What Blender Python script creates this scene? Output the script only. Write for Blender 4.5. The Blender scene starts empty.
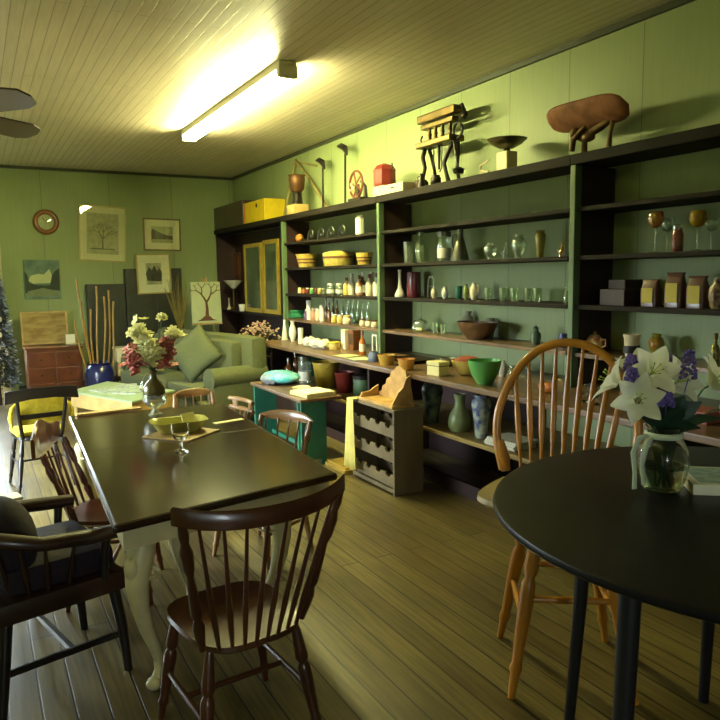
import bpy, bmesh, math, random
from mathutils import Vector, Matrix
random.seed(7)
PI = math.pi
SC = bpy.context.scene
COL = SC.collection

# ------------------------------------------------------------------ materials
def lin(c):
    return tuple(((v/255)/12.92 if v/255 <= .04045 else ((v/255+.055)/1.055)**2.4) for v in c) + (1,)

MATS = {}
def mat(name, rgb, rough=.5, metal=0, noise=0, nscale=8, bump=0, stretch=(1, 1, 1), trans=0, spec=.5, coat=0, rgb2=None, alpha=1, ior=1.45):
    if name in MATS: return MATS[name]
    m = bpy.data.materials.new(name); m.use_nodes = True
    nt = m.node_tree; N = nt.nodes; L = nt.links
    b = N['Principled BSDF']
    b.inputs['Base Color'].default_value = lin(rgb)
    b.inputs['Roughness'].default_value = rough
    b.inputs['Metallic'].default_value = metal
    b.inputs['Transmission Weight'].default_value = trans
    b.inputs['Specular IOR Level'].default_value = spec
    b.inputs['Coat Weight'].default_value = coat
    b.inputs['Coat Roughness'].default_value = .15
    b.inputs['IOR'].default_value = ior
    b.inputs['Alpha'].default_value = alpha
    tc = N.new('ShaderNodeTexCoord'); mp = N.new('ShaderNodeMapping'); mp.inputs['Scale'].default_value = stretch
    L.new(tc.outputs['Object'], mp.inputs['Vector'])
    nz = N.new('ShaderNodeTexNoise'); nz.inputs['Scale'].default_value = nscale; nz.inputs['Detail'].default_value = 5
    L.new(mp.outputs['Vector'], nz.inputs['Vector'])
    if noise or rgb2:
        mx = N.new('ShaderNodeMix'); mx.data_type = 'RGBA'
        a = lin(rgb); c = lin(rgb2) if rgb2 else tuple(v*(1-noise) for v in a[:3]) + (1,)
        mx.inputs[6].default_value = a; mx.inputs[7].default_value = c
        rmp = N.new('ShaderNodeMapRange'); rmp.inputs['From Min'].default_value = .38; rmp.inputs['From Max'].default_value = .62
        L.new(nz.outputs['Fac'], rmp.inputs['Value']); L.new(rmp.outputs['Result'], mx.inputs['Factor'])
        L.new(mx.outputs[2], b.inputs['Base Color'])
    if bump:
        bp = N.new('ShaderNodeBump'); bp.inputs['Strength'].default_value = bump; bp.inputs['Distance'].default_value = .01
        L.new(nz.outputs['Fac'], bp.inputs['Height']); L.new(bp.outputs['Normal'], b.inputs['Normal'])
    MATS[name] = m
    return m

def board_mat(name, c1, c2, gap, bw, bl, rot, rough, axis='z', bumpd=.004, streak=.3, dirt=.25, coat=0, gapw=.003):
    """long boards: brick pattern with very long bricks, per-board tone and grain streaks"""
    m = bpy.data.materials.new(name); m.use_nodes = True
    nt = m.node_tree; N = nt.nodes; L = nt.links; b = N['Principled BSDF']
    b.inputs['Roughness'].default_value = rough; b.inputs['Coat Weight'].default_value = coat; b.inputs['Coat Roughness'].default_value = .25
    tc = N.new('ShaderNodeTexCoord'); mp = N.new('ShaderNodeMapping'); mp.inputs['Rotation'].default_value = rot
    L.new(tc.outputs['Object'], mp.inputs['Vector'])
    br = N.new('ShaderNodeTexBrick'); L.new(mp.outputs['Vector'], br.inputs['Vector'])
    br.inputs['Color1'].default_value = lin(c1); br.inputs['Color2'].default_value = lin(c2); br.inputs['Mortar'].default_value = lin(gap)
    br.inputs['Scale'].default_value = 1; br.inputs['Brick Width'].default_value = bl; br.inputs['Row Height'].default_value = bw
    br.inputs['Mortar Size'].default_value = gapw; br.inputs['Mortar Smooth'].default_value = .2
    br.offset = .37
    m2 = N.new('ShaderNodeMapping'); m2.inputs['Scale'].default_value = (1.2, 22, 22)
    L.new(mp.outputs['Vector'], m2.inputs['Vector'])
    n1 = N.new('ShaderNodeTexNoise'); n1.inputs['Scale'].default_value = 2.5; n1.inputs['Detail'].default_value = 6
    L.new(m2.outputs['Vector'], n1.inputs['Vector'])
    n2 = N.new('ShaderNodeTexNoise'); n2.inputs['Scale'].default_value = .9; n2.inputs['Detail'].default_value = 4
    L.new(tc.outputs['Object'], n2.inputs['Vector'])
    def mul(col, fac, amt):
        r = N.new('ShaderNodeMapRange'); r.inputs['From Min'].default_value = .35; r.inputs['From Max'].default_value = .65
        r.inputs['To Min'].default_value = 1-amt; r.inputs['To Max'].default_value = 1
        L.new(fac, r.inputs['Value'])
        x = N.new('ShaderNodeMix'); x.data_type = 'RGBA'; x.blend_type = 'MULTIPLY'; x.inputs['Factor'].default_value = 1
        L.new(col, x.inputs[6]); L.new(r.outputs['Result'], x.inputs[7]); return x.outputs[2]
    c = mul(br.outputs['Color'], n1.outputs['Fac'], streak); c = mul(c, n2.outputs['Fac'], dirt)
    L.new(c, b.inputs['Base Color'])
    bp = N.new('ShaderNodeBump'); bp.inputs['Strength'].default_value = .6; bp.inputs['Distance'].default_value = bumpd; bp.invert = True
    L.new(br.outputs['Fac'], bp.inputs['Height']); L.new(bp.outputs['Normal'], b.inputs['Normal'])
    MATS[name] = m; return m

def emis(name, rgb, s):
    m = bpy.data.materials.new(name); m.use_nodes = True
    b = m.node_tree.nodes['Principled BSDF']; b.inputs['Base Color'].default_value = (.8, .8, .8, 1)
    b.inputs['Emission Color'].default_value = tuple(rgb) + (1,); b.inputs['Emission Strength'].default_value = s
    return m

# ------------------------------------------------------------------ mesh helpers
def nb(): return bmesh.new()
def box(bm, c, s, rot=None, bev=0):
    r = bmesh.ops.create_cube(bm, size=1)
    vs = r['verts']
    bmesh.ops.scale(bm, vec=s, verts=vs)
    if bev:
        es = list({e for v in vs for e in v.link_edges})
        q = bmesh.ops.bevel(bm, geom=es, offset=bev, segments=2, affect='EDGES', profile=.6)
        vs = list({v for f in q['faces'] for v in f.verts} | {v for v in vs if v.is_valid})
    if rot is not None: bmesh.ops.rotate(bm, cent=(0, 0, 0), matrix=rot if isinstance(rot, Matrix) else Matrix.Rotation(rot, 3, 'Z'), verts=vs)
    bmesh.ops.translate(bm, vec=c, verts=vs)
    return bm
def tube(bm, pts, rad, seg=10, cap=True, flat=None):
    """tube along pts, radius per point; flat=(axis vector, ratio) squashes the section"""
    pts = [Vector(p) for p in pts]; n = len(pts)
    if not hasattr(rad, '__len__'): rad = [rad]*n
    rings = []; prev = None
    for i, p in enumerate(pts):
        t = (pts[min(i+1, n-1)] - pts[max(i-1, 0)]).normalized()
        if prev is None:
            a = Vector((0, 0, 1)) if abs(t.z) < .9 else Vector((1, 0, 0))
            u = t.cross(a).normalized()
        else:
            u = (prev - t*prev.dot(t)).normalized()
        prev = u; v = t.cross(u)
        ring = []
        for k in range(seg):
            a = 2*PI*k/seg; d = (u*math.cos(a) + v*math.sin(a))*rad[i]
            if flat: ax = Vector(flat[0]); d = d - ax*d.dot(ax)*(1-flat[1])
            ring.append(bm.verts.new(p+d))
        rings.append(ring)
    for i in range(n-1):
        for k in range(seg):
            bm.faces.new((rings[i][k], rings[i][(k+1) % seg], rings[i+1][(k+1) % seg], rings[i+1][k]))
    if cap: bm.faces.new(rings[0][::-1]); bm.faces.new(rings[-1])
    return bm
def lathe(bm, prof, seg=20, c=(0, 0, 0), M=None, sx=1, sy=1, flute=0, nfl=8):
    c = Vector(c); rings = []
    for r, z in prof:
        if r < 1e-5:
            p = Vector((0, 0, z)); p = (M @ p) if M else p
            rings.append([bm.verts.new(p+c)])
        else:
            ring = []
            for k in range(seg):
                a = 2*PI*k/seg; rr = r*(1+flute*math.cos(nfl*a))
                p = Vector((rr*math.cos(a)*sx, rr*math.sin(a)*sy, z)); p = (M @ p) if M else p
                ring.append(bm.verts.new(p+c))
            rings.append(ring)
    for a, b in zip(rings, rings[1:]):
        if len(a) == 1 and len(b) == 1: continue
        for k in range(seg):
            j = (k+1) % seg
            if len(a) == 1: bm.faces.new((a[0], b[j], b[k]))
            elif len(b) == 1: bm.faces.new((a[k], a[j], b[0]))
            else: bm.faces.new((a[k], a[j], b[j], b[k]))
    return bm
def opn(outer, t=.004):
    """closed thin-walled vessel profile from the outer line (bottom to rim)"""
    zb = outer[0][1]
    o = [(0, zb)] + list(outer)
    inn = [(max(r-t, .0008), max(z, zb+t)) for r, z in reversed(outer)]
    inn[0] = (max(outer[-1][0]-t, .0008), outer[-1][1])
    return o + inn + [(0, zb+t)]
def prism(bm, poly, th, M=None):
    """polygon in XY extruded th along +Z, then placed by the matrix M"""
    M = M or Matrix()
    a = [bm.verts.new(M @ Vector((x, y, 0))) for x, y in poly]; b = [bm.verts.new(M @ Vector((x, y, th))) for x, y in poly]
    n = len(poly); bm.faces.new(a[::-1]); bm.faces.new(b)
    for i in range(n): bm.faces.new((a[i], a[(i+1) % n], b[(i+1) % n], b[i]))
    return bm
def ell(bm, c, s, seg=14, rings=9, jit=0):
    r = bmesh.ops.create_uvsphere(bm, u_segments=seg, v_segments=rings, radius=1); vs = r['verts']
    bmesh.ops.scale(bm, vec=s, verts=vs)
    if jit:
        for v in vs: v.co += Vector([random.uniform(-jit, jit) for _ in range(3)])
    bmesh.ops.translate(bm, vec=c, verts=vs); return bm
def frame_bm(w, h, fw, d):
    """rectangular frame standing in the XZ plane, centred, depth d along Y"""
    bm = nb()
    box(bm, (0, 0, h/2-fw/2), (w, d, fw)); box(bm, (0, 0, -h/2+fw/2), (w, d, fw))
    box(bm, (-w/2+fw/2, 0, 0), (fw, d, h-2*fw)); box(bm, (w/2-fw/2, 0, 0), (fw, d, h-2*fw)); return bm

def obj(name, bm, m, parent=None, smooth=False, loc=None, rot=None, sub=0, bev=0):
    bmesh.ops.recalc_face_normals(bm, faces=bm.faces)
    me = bpy.data.meshes.new(name); bm.to_mesh(me); bm.free(); me.materials.append(m)
    o = bpy.data.objects.new(name, me); COL.objects.link(o)
    if parent: o.parent = parent
    if loc: o.location = loc
    if rot is not None: o.rotation_euler = rot if hasattr(rot, '__len__') else (0, 0, rot)
    if smooth:
        for p in me.polygons: p.use_smooth = True
        if smooth != 'all': me.set_sharp_from_angle(angle=math.radians(50))
    if bev:
        b = o.modifiers.new('bevel', 'BEVEL'); b.width = bev; b.segments = 2; b.limit_method = 'ANGLE'
    if sub: s = o.modifiers.new('sub', 'SUBSURF'); s.levels = sub; s.render_levels = sub
    return o
def tag(o, label, cat, group=None, kind=None):
    o['label'] = label; o['category'] = cat
    if group: o['group'] = group
    if kind: o['kind'] = kind
    return o
def thing(name, label, cat, loc=(0, 0, 0), rz=0, group=None):
    o = bpy.data.objects.new(name, None); COL.objects.link(o); o.empty_display_size = .1
    o.location = loc; o.rotation_euler = (0, 0, rz) if not hasattr(rz, '__len__') else rz
    return tag(o, label, cat, group)
def struct(name, bm, m, **k):
    o = obj(name, bm, m, **k); o['kind'] = 'structure'; return o
def dup(root, loc, rz=0, label=None, scale=None):
    r = root.copy(); COL.objects.link(r); r.location = loc; r.rotation_euler = (0, 0, rz)
    if scale: r.scale = scale
    if label: r['label'] = label
    for ch in list(root.children):
        c = ch.copy(); COL.objects.link(c); c.parent = r
        for g in ch.children:
            d = g.copy(); COL.objects.link(d); d.parent = c
    return r
def V(name, label, cat, loc, outer, m, t=.004, group=None, seg=20, sx=1, sy=1, rz=0, flute=0, solid=False):
    """one lathe-turned vessel as its own top-level object"""
    bm = lathe(nb(), outer if solid else opn(outer, t), seg, sx=sx, sy=sy, flute=flute)
    o = obj(name, bm, m, smooth=True, loc=loc, rot=rz); return tag(o, label, cat, group)

# palette
glass_real = mat('lead_crystal', (250, 252, 246), .01, trans=1, ior=1.4)
wood_dark = mat('dark_wood', (58, 34, 26), .35, noise=.45, nscale=6, stretch=(1, 1, .15), coat=.3)
wood_wind = mat('dark_cherry_wood', (84, 46, 26), .3, noise=.4, nscale=6, stretch=(1, 1, .2), coat=.4)
wood_red = mat('reddish_wood', (112, 58, 30), .3, noise=.4, nscale=6, stretch=(1, 1, .2), coat=.4)
wood_mid = mat('mid_brown_wood', (128, 80, 44), .35, noise=.35, nscale=6, stretch=(1, 1, .2), coat=.3)
wood_honey = mat('honey_wood', (200, 132, 40), .32, noise=.25, nscale=7, stretch=(1, 1, .2), coat=.3)
wood_pale = mat('pale_wood', (200, 168, 104), .55, noise=.25, nscale=8)
wood_black = mat('blackened_wood', (28, 22, 22), .3, noise=.3, nscale=6, coat=.25)
tan_wood = mat('tan_wood', (156, 116, 70), .3, noise=.3, nscale=6, stretch=(1, 1, .2), coat=.3)
shelf_m = mat('painted_shelf_dark', (34, 28, 23), .75, spec=.2, noise=.4, nscale=3, stretch=(3, .6, 3))
shelf_in = mat('shelf_side_dark_brown', (52, 32, 30), .55, noise=.3, nscale=3)
post_m = mat('green_painted_post', (98, 120, 84), .5, noise=.15, nscale=5)
counter_m = mat('worn_counter_wood', (120, 92, 62), .38, noise=.4, nscale=4, stretch=(3, .5, 3), coat=.2)
iron = mat('cast_iron', (44, 38, 32), .45, metal=.6, noise=.3)
brass = mat('aged_brass', (98, 78, 38), .4, metal=.8, noise=.4)
steel = mat('dull_steel', (130, 130, 118), .3, metal=.9, noise=.2)
white_ce = mat('white_ceramic', (225, 222, 200), .25)
cream = mat('cream_paint', (222, 208, 168), .45, noise=.1, nscale=12)
def thin_glass(name, rgb, body=.0, edge=.8, rough=.04):
    """blown glass wall: clear along the view, brighter and denser at the rims"""
    m = bpy.data.materials.new(name); m.use_nodes = True; nt = m.node_tree; N = nt.nodes; L = nt.links
    N.remove(N['Principled BSDF']); out = N['Material Output']
    tr = N.new('ShaderNodeBsdfTransparent'); tr.inputs['Color'].default_value = lin(rgb)
    gl = N.new('ShaderNodeBsdfGlossy'); gl.inputs['Roughness'].default_value = rough; gl.inputs['Color'].default_value = (.95, 1, .95, 1)
    df = N.new('ShaderNodeBsdfDiffuse'); df.inputs['Color'].default_value = lin(rgb)
    lw = N.new('ShaderNodeLayerWeight'); lw.inputs['Blend'].default_value = .35
    mr = N.new('ShaderNodeMapRange'); mr.inputs['To Min'].default_value = .05; mr.inputs['To Max'].default_value = edge; L.new(lw.outputs['Facing'], mr.inputs['Value'])
    a = N.new('ShaderNodeMixShader'); a.inputs['Fac'].default_value = body; L.new(tr.outputs[0], a.inputs[1]); L.new(df.outputs[0], a.inputs[2])
    b = N.new('ShaderNodeMixShader'); L.new(mr.outputs[0], b.inputs['Fac']); L.new(a.outputs[0], b.inputs[1]); L.new(gl.outputs[0], b.inputs[2])
    L.new(b.outputs[0], out.inputs['Surface']); MATS[name] = m; return m
glass = thin_glass('clear_glass', (248, 252, 246), .07)
glass_g = thin_glass('pale_green_glass', (234, 242, 222), .12)
glass_a = thin_glass('amber_glass', (236, 186, 80), .35)
glass_b = thin_glass('brown_glass', (150, 96, 50), .5)
yellow_ce = mat('yellow_stoneware', (214, 184, 92), .35, noise=.1)
paper = mat('white_paper', (232, 228, 205), .7)
paper_y = mat('cream_paper', (226, 214, 150), .7, noise=.08)
black_m = mat('black_paint', (20, 19, 22), .5)
teal = mat('teal_paint', (46, 118, 94), .5, noise=.25, nscale=6)
blue_ce = mat('blue_glaze', (60, 72, 130), .3, noise=.2)
red_p = mat('red_tin', (128, 42, 34), .45, noise=.25)
green_ce = mat('green_glaze', (96, 165, 84), .3)
leaf_m = mat('dark_leaf', (38, 66, 44), .5, noise=.4, nscale=20)
# ------------------------------------------------------------------ the room
XL, XR, YF, YB, ZC = -1.2, 3.75, -2.2, 10.97, 3.23
floor_m = board_mat('floor_boards', (144, 128, 76), (120, 102, 58), (24, 18, 10), .115, 3.4, (0, 0, PI/2), .34, streak=.45, dirt=.45, coat=.1, gapw=.004, bumpd=.0012)
ceil_m = board_mat('ceiling_boards', (222, 208, 184), (214, 200, 176), (176, 162, 136), .075, 4.5, (0, 0, PI/2), .4, streak=.12, dirt=.12, bumpd=.006, gapw=.004)
wallr_m = board_mat('wall_boards_right', (154, 168, 116), (148, 162, 110), (104, 114, 76), .62, 6, (0, PI/2, 0), .55, streak=.06, dirt=.12, bumpd=.003)
wallb_m = board_mat('wall_boards_back', (154, 170, 116), (147, 162, 110), (98, 108, 72), .92, 6, (PI/2, 0, PI/2), .55, streak=.06, dirt=.14, bumpd=.003)
struct('floor', box(nb(), ((XL+XR)/2, (YF+YB)/2, -.05), (XR-XL+.2, YB-YF+.2, .1)), floor_m)
struct('ceiling', box(nb(), ((XL+XR)/2, (YF+YB)/2, ZC+.05), (XR-XL+.2, YB-YF+.2, .1)), ceil_m)
struct('wall_right', box(nb(), (XR+.05, (YF+YB)/2, ZC/2), (.1, YB-YF, ZC)), wallr_m)
# front wall behind the camera, with a small window
FW = [(-.9, -.3)]; FZ0, FZ1 = 1.1, 2.3
bm = nb()
for a_, b_ in ((XL, FW[0][0]), (FW[0][1], XR)): box(bm, ((a_+b_)/2, YF-.05, ZC/2), (b_-a_, .1, ZC))
for a_, b_ in FW: box(bm, ((a_+b_)/2, YF-.05, FZ0/2), (b_-a_, .1, FZ0)); box(bm, ((a_+b_)/2, YF-.05, (FZ1+ZC)/2), (b_-a_, .1, ZC-FZ1))
struct('wall_front', bm, wallb_m)
# back wall with the glazed street door, just left of the photograph's frame
DX0, DX1, DZ = -.85, .36, 2.35
bm = nb(); box(bm, ((XL+DX0)/2, YB+.05, ZC/2), (DX0-XL, .1, ZC)); box(bm, ((DX1+XR)/2, YB+.05, ZC/2), (XR-DX1, .1, ZC))
box(bm, ((DX0+DX1)/2, YB+.05, (DZ+ZC)/2), (DX1-DX0, .1, ZC-DZ)); struct('wall_back', bm, wallb_m)
# left wall with a shop window
WY0, WY1, WZ0, WZ1 = 4.6, 6.8, .2, 2.0
bm = nb(); box(bm, (XL-.05, (YF+WY0)/2, ZC/2), (.1, WY0-YF, ZC)); box(bm, (XL-.05, (WY1+YB)/2, ZC/2), (.1, YB-WY1, ZC))
box(bm, (XL-.05, (WY0+WY1)/2, WZ0/2), (.1, WY1-WY0, WZ0)); box(bm, (XL-.05, (WY0+WY1)/2, (WZ1+ZC)/2), (.1, WY1-WY0, ZC-WZ1)); struct('wall_left', bm, wallb_m)
trim_m = mat('dark_trim', (62, 66, 44), .5, noise=.2)
struct('trim_1', box(nb(), (XR-.015, (YF+YB)/2, ZC-.02), (.03, YB-YF, .04)), trim_m)
struct('trim_2', box(nb(), ((XL+XR)/2, YB-.015, ZC-.02), (XR-XL-.08, .03, .04)), trim_m)
struct('baseboard_back', box(nb(), ((DX1+.1+XR)/2, YB-.012, .08), (XR-DX1-.1, .024, .16)), trim_m)
pane_m = thin_glass('window_glass', (252, 254, 252), 0, .25, .01)
d = struct('door_1', box(frame_bm(DX1-DX0, DZ, .09, .06), (0, 0, -DZ/2+.3), (DX1-DX0-.18, .05, .42)), cream, loc=((DX0+DX1)/2, YB+.05, DZ/2))
obj('door_glass', box(nb(), (0, 0, .25), (DX1-DX0-.18, .006, DZ-.68)), pane_m, d)
obj('door_handle', tube(nb(), [(-.5, -.05, -.15), (-.5, -.08, -.12), (-.5, -.08, .03), (-.5, -.05, .06)], .01), brass, d, True)
w = struct('window_1', frame_bm(WY1-WY0, WZ1-WZ0, .08, .06), cream, loc=(XL-.05, (WY0+WY1)/2, (WZ0+WZ1)/2), rot=PI/2)
obj('window_bar', box(box(nb(), (0, 0, 0), (.05, .05, WZ1-WZ0-.16)), (0, 0, .3), (WY1-WY0-.16, .04, .04)), cream, w)
obj('window_pane', box(nb(), (0, .028, 0), (WY1-WY0-.16, .005, WZ1-WZ0-.16)), pane_m, w)

for i_, (a_, b_) in enumerate(FW):
    w = struct('window_%d' % (i_+2), frame_bm(b_-a_, FZ1-FZ0, .08, .06), cream, loc=((a_+b_)/2, YF-.05, (FZ0+FZ1)/2))
    obj('window_bar', box(box(nb(), (0, 0, 0), (.05, .05, FZ1-FZ0-.16)), (0, 0, .3), (b_-a_-.16, .04, .04)), cream, w)
    obj('window_pane', box(nb(), (0, .028, 0), (b_-a_-.16, .005, FZ1-FZ0-.16)), pane_m, w)
# daylight outside, entering through the openings
W = bpy.data.worlds.new('day'); SC.world = W; W.use_nodes = True
wn = W.node_tree.nodes; wl = W.node_tree.links; tcw = wn.new('ShaderNodeTexCoord'); sx_ = wn.new('ShaderNodeSeparateXYZ'); rp = wn.new('ShaderNodeValToRGB')
rp.color_ramp.elements[0].position = .47; rp.color_ramp.elements[0].color = (.05, .055, .04, 1); rp.color_ramp.elements[1].position = .53; rp.color_ramp.elements[1].color = (.82, .92, 1, 1)
mw = wn.new('ShaderNodeMapRange'); mw.inputs['From Min'].default_value = -1; wl.new(tcw.outputs['Generated'], sx_.inputs[0]); wl.new(sx_.outputs['Z'], mw.inputs['Value']); wl.new(mw.outputs[0], rp.inputs['Fac']); wl.new(rp.outputs['Color'], wn['Background'].inputs['Color'])
W.node_tree.nodes['Background'].inputs['Strength'].default_value = 20.0
def portal(name, loc, rot, sx, sy):
    l = bpy.data.lights.new(name, 'AREA'); l.shape = 'RECTANGLE'; l.size = sx; l.size_y = sy; l.cycles.is_portal = True
    o = bpy.data.objects.new(name, l); COL.objects.link(o); o.location = loc; o.rotation_euler = rot
portal('door_portal', ((DX0+DX1)/2, YB+.12, DZ/2), (-PI/2, 0, 0), DX1-DX0, DZ)
portal('window_portal', (XL-.12, (WY0+WY1)/2, (WZ0+WZ1)/2), (0, -PI/2, 0), WZ1-WZ0, WY1-WY0)

for i_, (a_, b_) in enumerate(FW): portal('front_portal_%d' % i_, ((a_+b_)/2, YF-.12, (FZ0+FZ1)/2), (PI/2, 0, 0), b_-a_, FZ1-FZ0)
# ceiling tube light
TL = thing('ceiling_light', 'long bare white tube light fixed lengthwise to the boarded ceiling', 'ceiling light', (2.16, 6.3, ZC-.001))
obj('housing', box(nb(), (-.02, 0, -.03), (.14, 2.75, .06), bev=.008), white_ce, TL)
tube_m = emis('glowing_tube', (.98, .95, .40), 128)
for s in (-.045, .045):
    t_ = obj('light_tube', tube(nb(), [(s-.02, -1.31, -.095), (s-.02, 1.31, -.095)], .019, 12), tube_m, TL, True)
for s in (-1, 1):
    obj('end_bracket', box(nb(), (-.02, s*1.35, -.075), (.15, .06, .09), bev=.008), white_ce, TL)

fill_light = thing('ceiling_light', 'unseen fill tube light added over the front left of the room', 'ceiling light', (-.7, 1.2, ZC-.001))  # unseen second tube, added as fill to lighten the ceiling
obj('housing', box(nb(), (-.02, 0, -.03), (.14, 2.75, .06), bev=.008), white_ce, fill_light)
fill_tube_m = emis('dim_fill_tube', (.98, .95, .30), 9)
obj('light_tube', tube(nb(), [(-.02, -1.31, -.095), (-.02, 1.31, -.095)], .019, 12), fill_tube_m, fill_light, True)
for s in (-1, 1): obj('end_bracket', box(nb(), (-.02, s*1.35, -.075), (.15, .06, .09), bev=.008), white_ce, fill_light)

# ceiling fan at the left edge of the photograph
FN = thing('ceiling_fan', 'four bladed ceiling fan with dark paddle blades, left of the tube light', 'ceiling fan', (-.10, 3.60, ZC-.001))
obj('canopy', lathe(nb(), [(0, 0), (.07, 0), (.06, -.05), (.02, -.07), (0, -.07)], 20), brass, FN, True)
obj('down_rod', tube(nb(), [(0, 0, -.05), (0, 0, -.76)], .012), brass, FN, True)
obj('motor', lathe(nb(), [(0, -.72), (.06, -.73), (.12, -.77), (.13, -.83), (.1, -.89), (.04, -.91), (0, -.91)], 24), brass, FN, True)
blade_m = mat('fan_blade', (60, 42, 36), .3, noise=.2, coat=.5)
for k in range(4):
    a = math.radians(-51+90*k)
    bm = nb(); po = [(.18, -.05), (.26, -.065), (.48, -.07), (.54, -.05), (.56, 0), (.54, .05), (.48, .07), (.26, .065), (.18, .05)]
    prism(bm, po, .008, Matrix.Rotation(a, 4, 'Z') @ Matrix.Translation((0, 0, -.85)) @ Matrix.Rotation(math.radians(-20), 4, 'X'))
    bl = obj('fan_blade', bm, blade_m, FN)
    bm = nb(); box(bm, (.17, 0, -.85), (.16, .035, .008)); bmesh.ops.rotate(bm, cent=(0, 0, 0), matrix=Matrix.Rotation(a, 3, 'Z'), verts=bm.verts)
    obj('blade_arm', bm, brass, bl)

# ------------------------------------------------------------------ wall shelving: four bays along the right wall
SX = 3.40
LV = [1.13, 1.44, 1.755, 2.06]
bays = [('leftmost shelving bay beside the corner, holding gilt frames', 8.12, 10.86), ('shelving bay of striped bowls, jars and bottles', 5.77, 8.12),
        ('middle shelving bay of glass vases and pale pitchers', 3.32, 5.77), ('dark rightmost shelving bay of goblets and packets', .75, 3.32)]
for i, (lab, y0, y1) in enumerate(bays):
    B = thing('wall_shelf', lab, 'shelving', (0, 0, 0), group='shelving bays along the right wall')
    zb = .9
    B.location = (3.58, (y0+y1)/2, zb); w = y1-y0; c = (y0+y1)/2
    def bx(nm, x0, x1, ya, yb, z0, z1, m, bev=0):
        return obj(nm, box(nb(), ((x0+x1)/2-3.58, (ya+yb)/2-c, (z0+z1)/2-zb), (x1-x0, yb-ya, z1-z0), bev=bev), m, B)
    g = .002
    bx('top_board', SX-.03, 3.69, y0+g, y1-g, 2.325, 2.39, shelf_m, .006)
    if i: bx('side_panel', SX+.03, 3.745, y0-.0, y0+.03, zb, 2.322, shelf_in)
    if i: bx('side_panel', SX+.03, 3.745, y1-.03, y1-g, zb, 2.322, shelf_in)
    else:
        bx('side_panel', SX, 3.745, y1-.03, y1-g, 0.0, 2.322, shelf_in); bx('side_panel', SX+.03, 3.745, y0, y0+.03, zb, 2.322, shelf_in)
    if i:
        for z in LV: bx('shelf_board', SX-.005, 3.735, y0+.031, y1-.031, z-.028, z, shelf_m if z > 1.2 else counter_m, .004)  # lowest board paler: tube light on its top put into the colour
        bx('front_post', SX-.03, SX+.028, y1-.045, y1-g, zb, 2.322, post_m, .004)
    else:
        bx('shelf_board', SX+.05, 3.735, y0+.031, y1-.031, 1.12, 1.15, shelf_m)
        bx('shelf_board', SX+.05, 3.735, y0+.031, y1-.031, .32, .35, shelf_m)
        bx('back_panel', 3.71, 3.74, y0+.031, y1-.031, .0, 2.32, shelf_in)
    if i == 3: bx('front_post', SX-.03, SX+.028, y0+g, y0+.045, zb, 2.322, post_m, .004)
# the counter runs under three bays
CT = thing('shop_counter', 'long worn wooden counter running under the wall shelves', 'counter', (3.3, 4.2, 0))
def cx(nm, x0, x1, ya, yb, z0, z1, m, bev=0): return obj(nm, box(nb(), ((x0+x1)/2-3.3, (ya+yb)/2-4.2, (z0+z1)/2), (x1-x0, yb-ya, z1-z0), bev=bev), m, CT)
cx('worktop', 2.87, 3.745, .75, 7.75, .86, .9, counter_m, .008)
cx('lower_shelf', 2.98, 3.735, .77, 7.73, .45, .48, mat('lower_shelf_wood', (150, 128, 74), .5, noise=.3, nscale=4, stretch=(3, .5, 3)), .004)
for y in (.78, 2.45, 5.4, 7.71): cx('upright', 3.05, 3.73, y-.015, y+.015, 0, .448, shelf_in); cx('upright', 3.05, 3.73, y-.015, y+.015, .482, .858, shelf_in)
cx('toe_board', 3.1, 3.13, .8, 7.7, 0, .1, shelf_in); cx('lower_shade_panel', 3.70, 3.735, .8, 7.7, .0, .448, shelf_in); cx('upper_shade_panel', 3.70, 3.735, 3.9, 7.69, .482, .858, shelf_in)  # dark backs added to deepen the shade under the counter

# ------------------------------------------------------------------ seating builders
def turned(bm, p0, p1, r=.018, style='leg', seg=10):
    p0 = Vector(p0); p1 = Vector(p1)
    S = {'leg': [(0, .6), (.08, .9), (.2, 1.1), (.3, 1.25), (.34, .8), (.37, 1.2), (.42, 1.3), (.6, 1.15), (.8, .85), (.84, 1.1), (.87, .8), (1, .62)],
         'spin': [(0, .8), (.3, 1.25), (.5, 1.0), (.8, .75), (1, .6)], 'plain': [(0, 1), (.5, 1.1), (1, .9)],
         'stile': [(0, .8), (.12, 1.3), (.2, 1.5), (.26, .9), (.3, 1.4), (.5, 1.1), (.6, .8), (.66, 1.35), (.78, 1.5), (.85, .9), (.9, 1.2), (1, .9)]}[style]
    return tube(bm, [p0.lerp(p1, t) for t, _ in S], [r*k for _, k in S], seg)
def seat_bm(w, d, z, th=.035, front=1.0, back=.86):
    """saddle seat: rounded plan, wider at the front, dished top"""
    bm = nb(); n = 36; out = []
    for k in range(n):
        a = 2*PI*k/n; ca, sa = math.cos(a), math.sin(a)
        x = abs(ca)**.55*math.copysign(1, ca); y = abs(sa)**.6*math.copysign(1, sa)
        ww = w/2*((front+back)/2+(front-back)/2*y); out.append((x*ww, y*d/2))
    def ring(s, zz): return [bm.verts.new((x*s, y*s, zz)) for x, y in out]
    R = [ring(.9, z-th), ring(1, z-th*.5), ring(.985, z), ring(.75, z-.006), ring(.4, z-.013)]
    bm.faces.new(R[0][::-1]); bm.faces.new(R[-1])
    for a, b in zip(R, R[1:]):
        for k in range(n): bm.faces.new((a[k], a[(k+1) % n], b[(k+1) % n], b[k]))
    return bm
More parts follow.
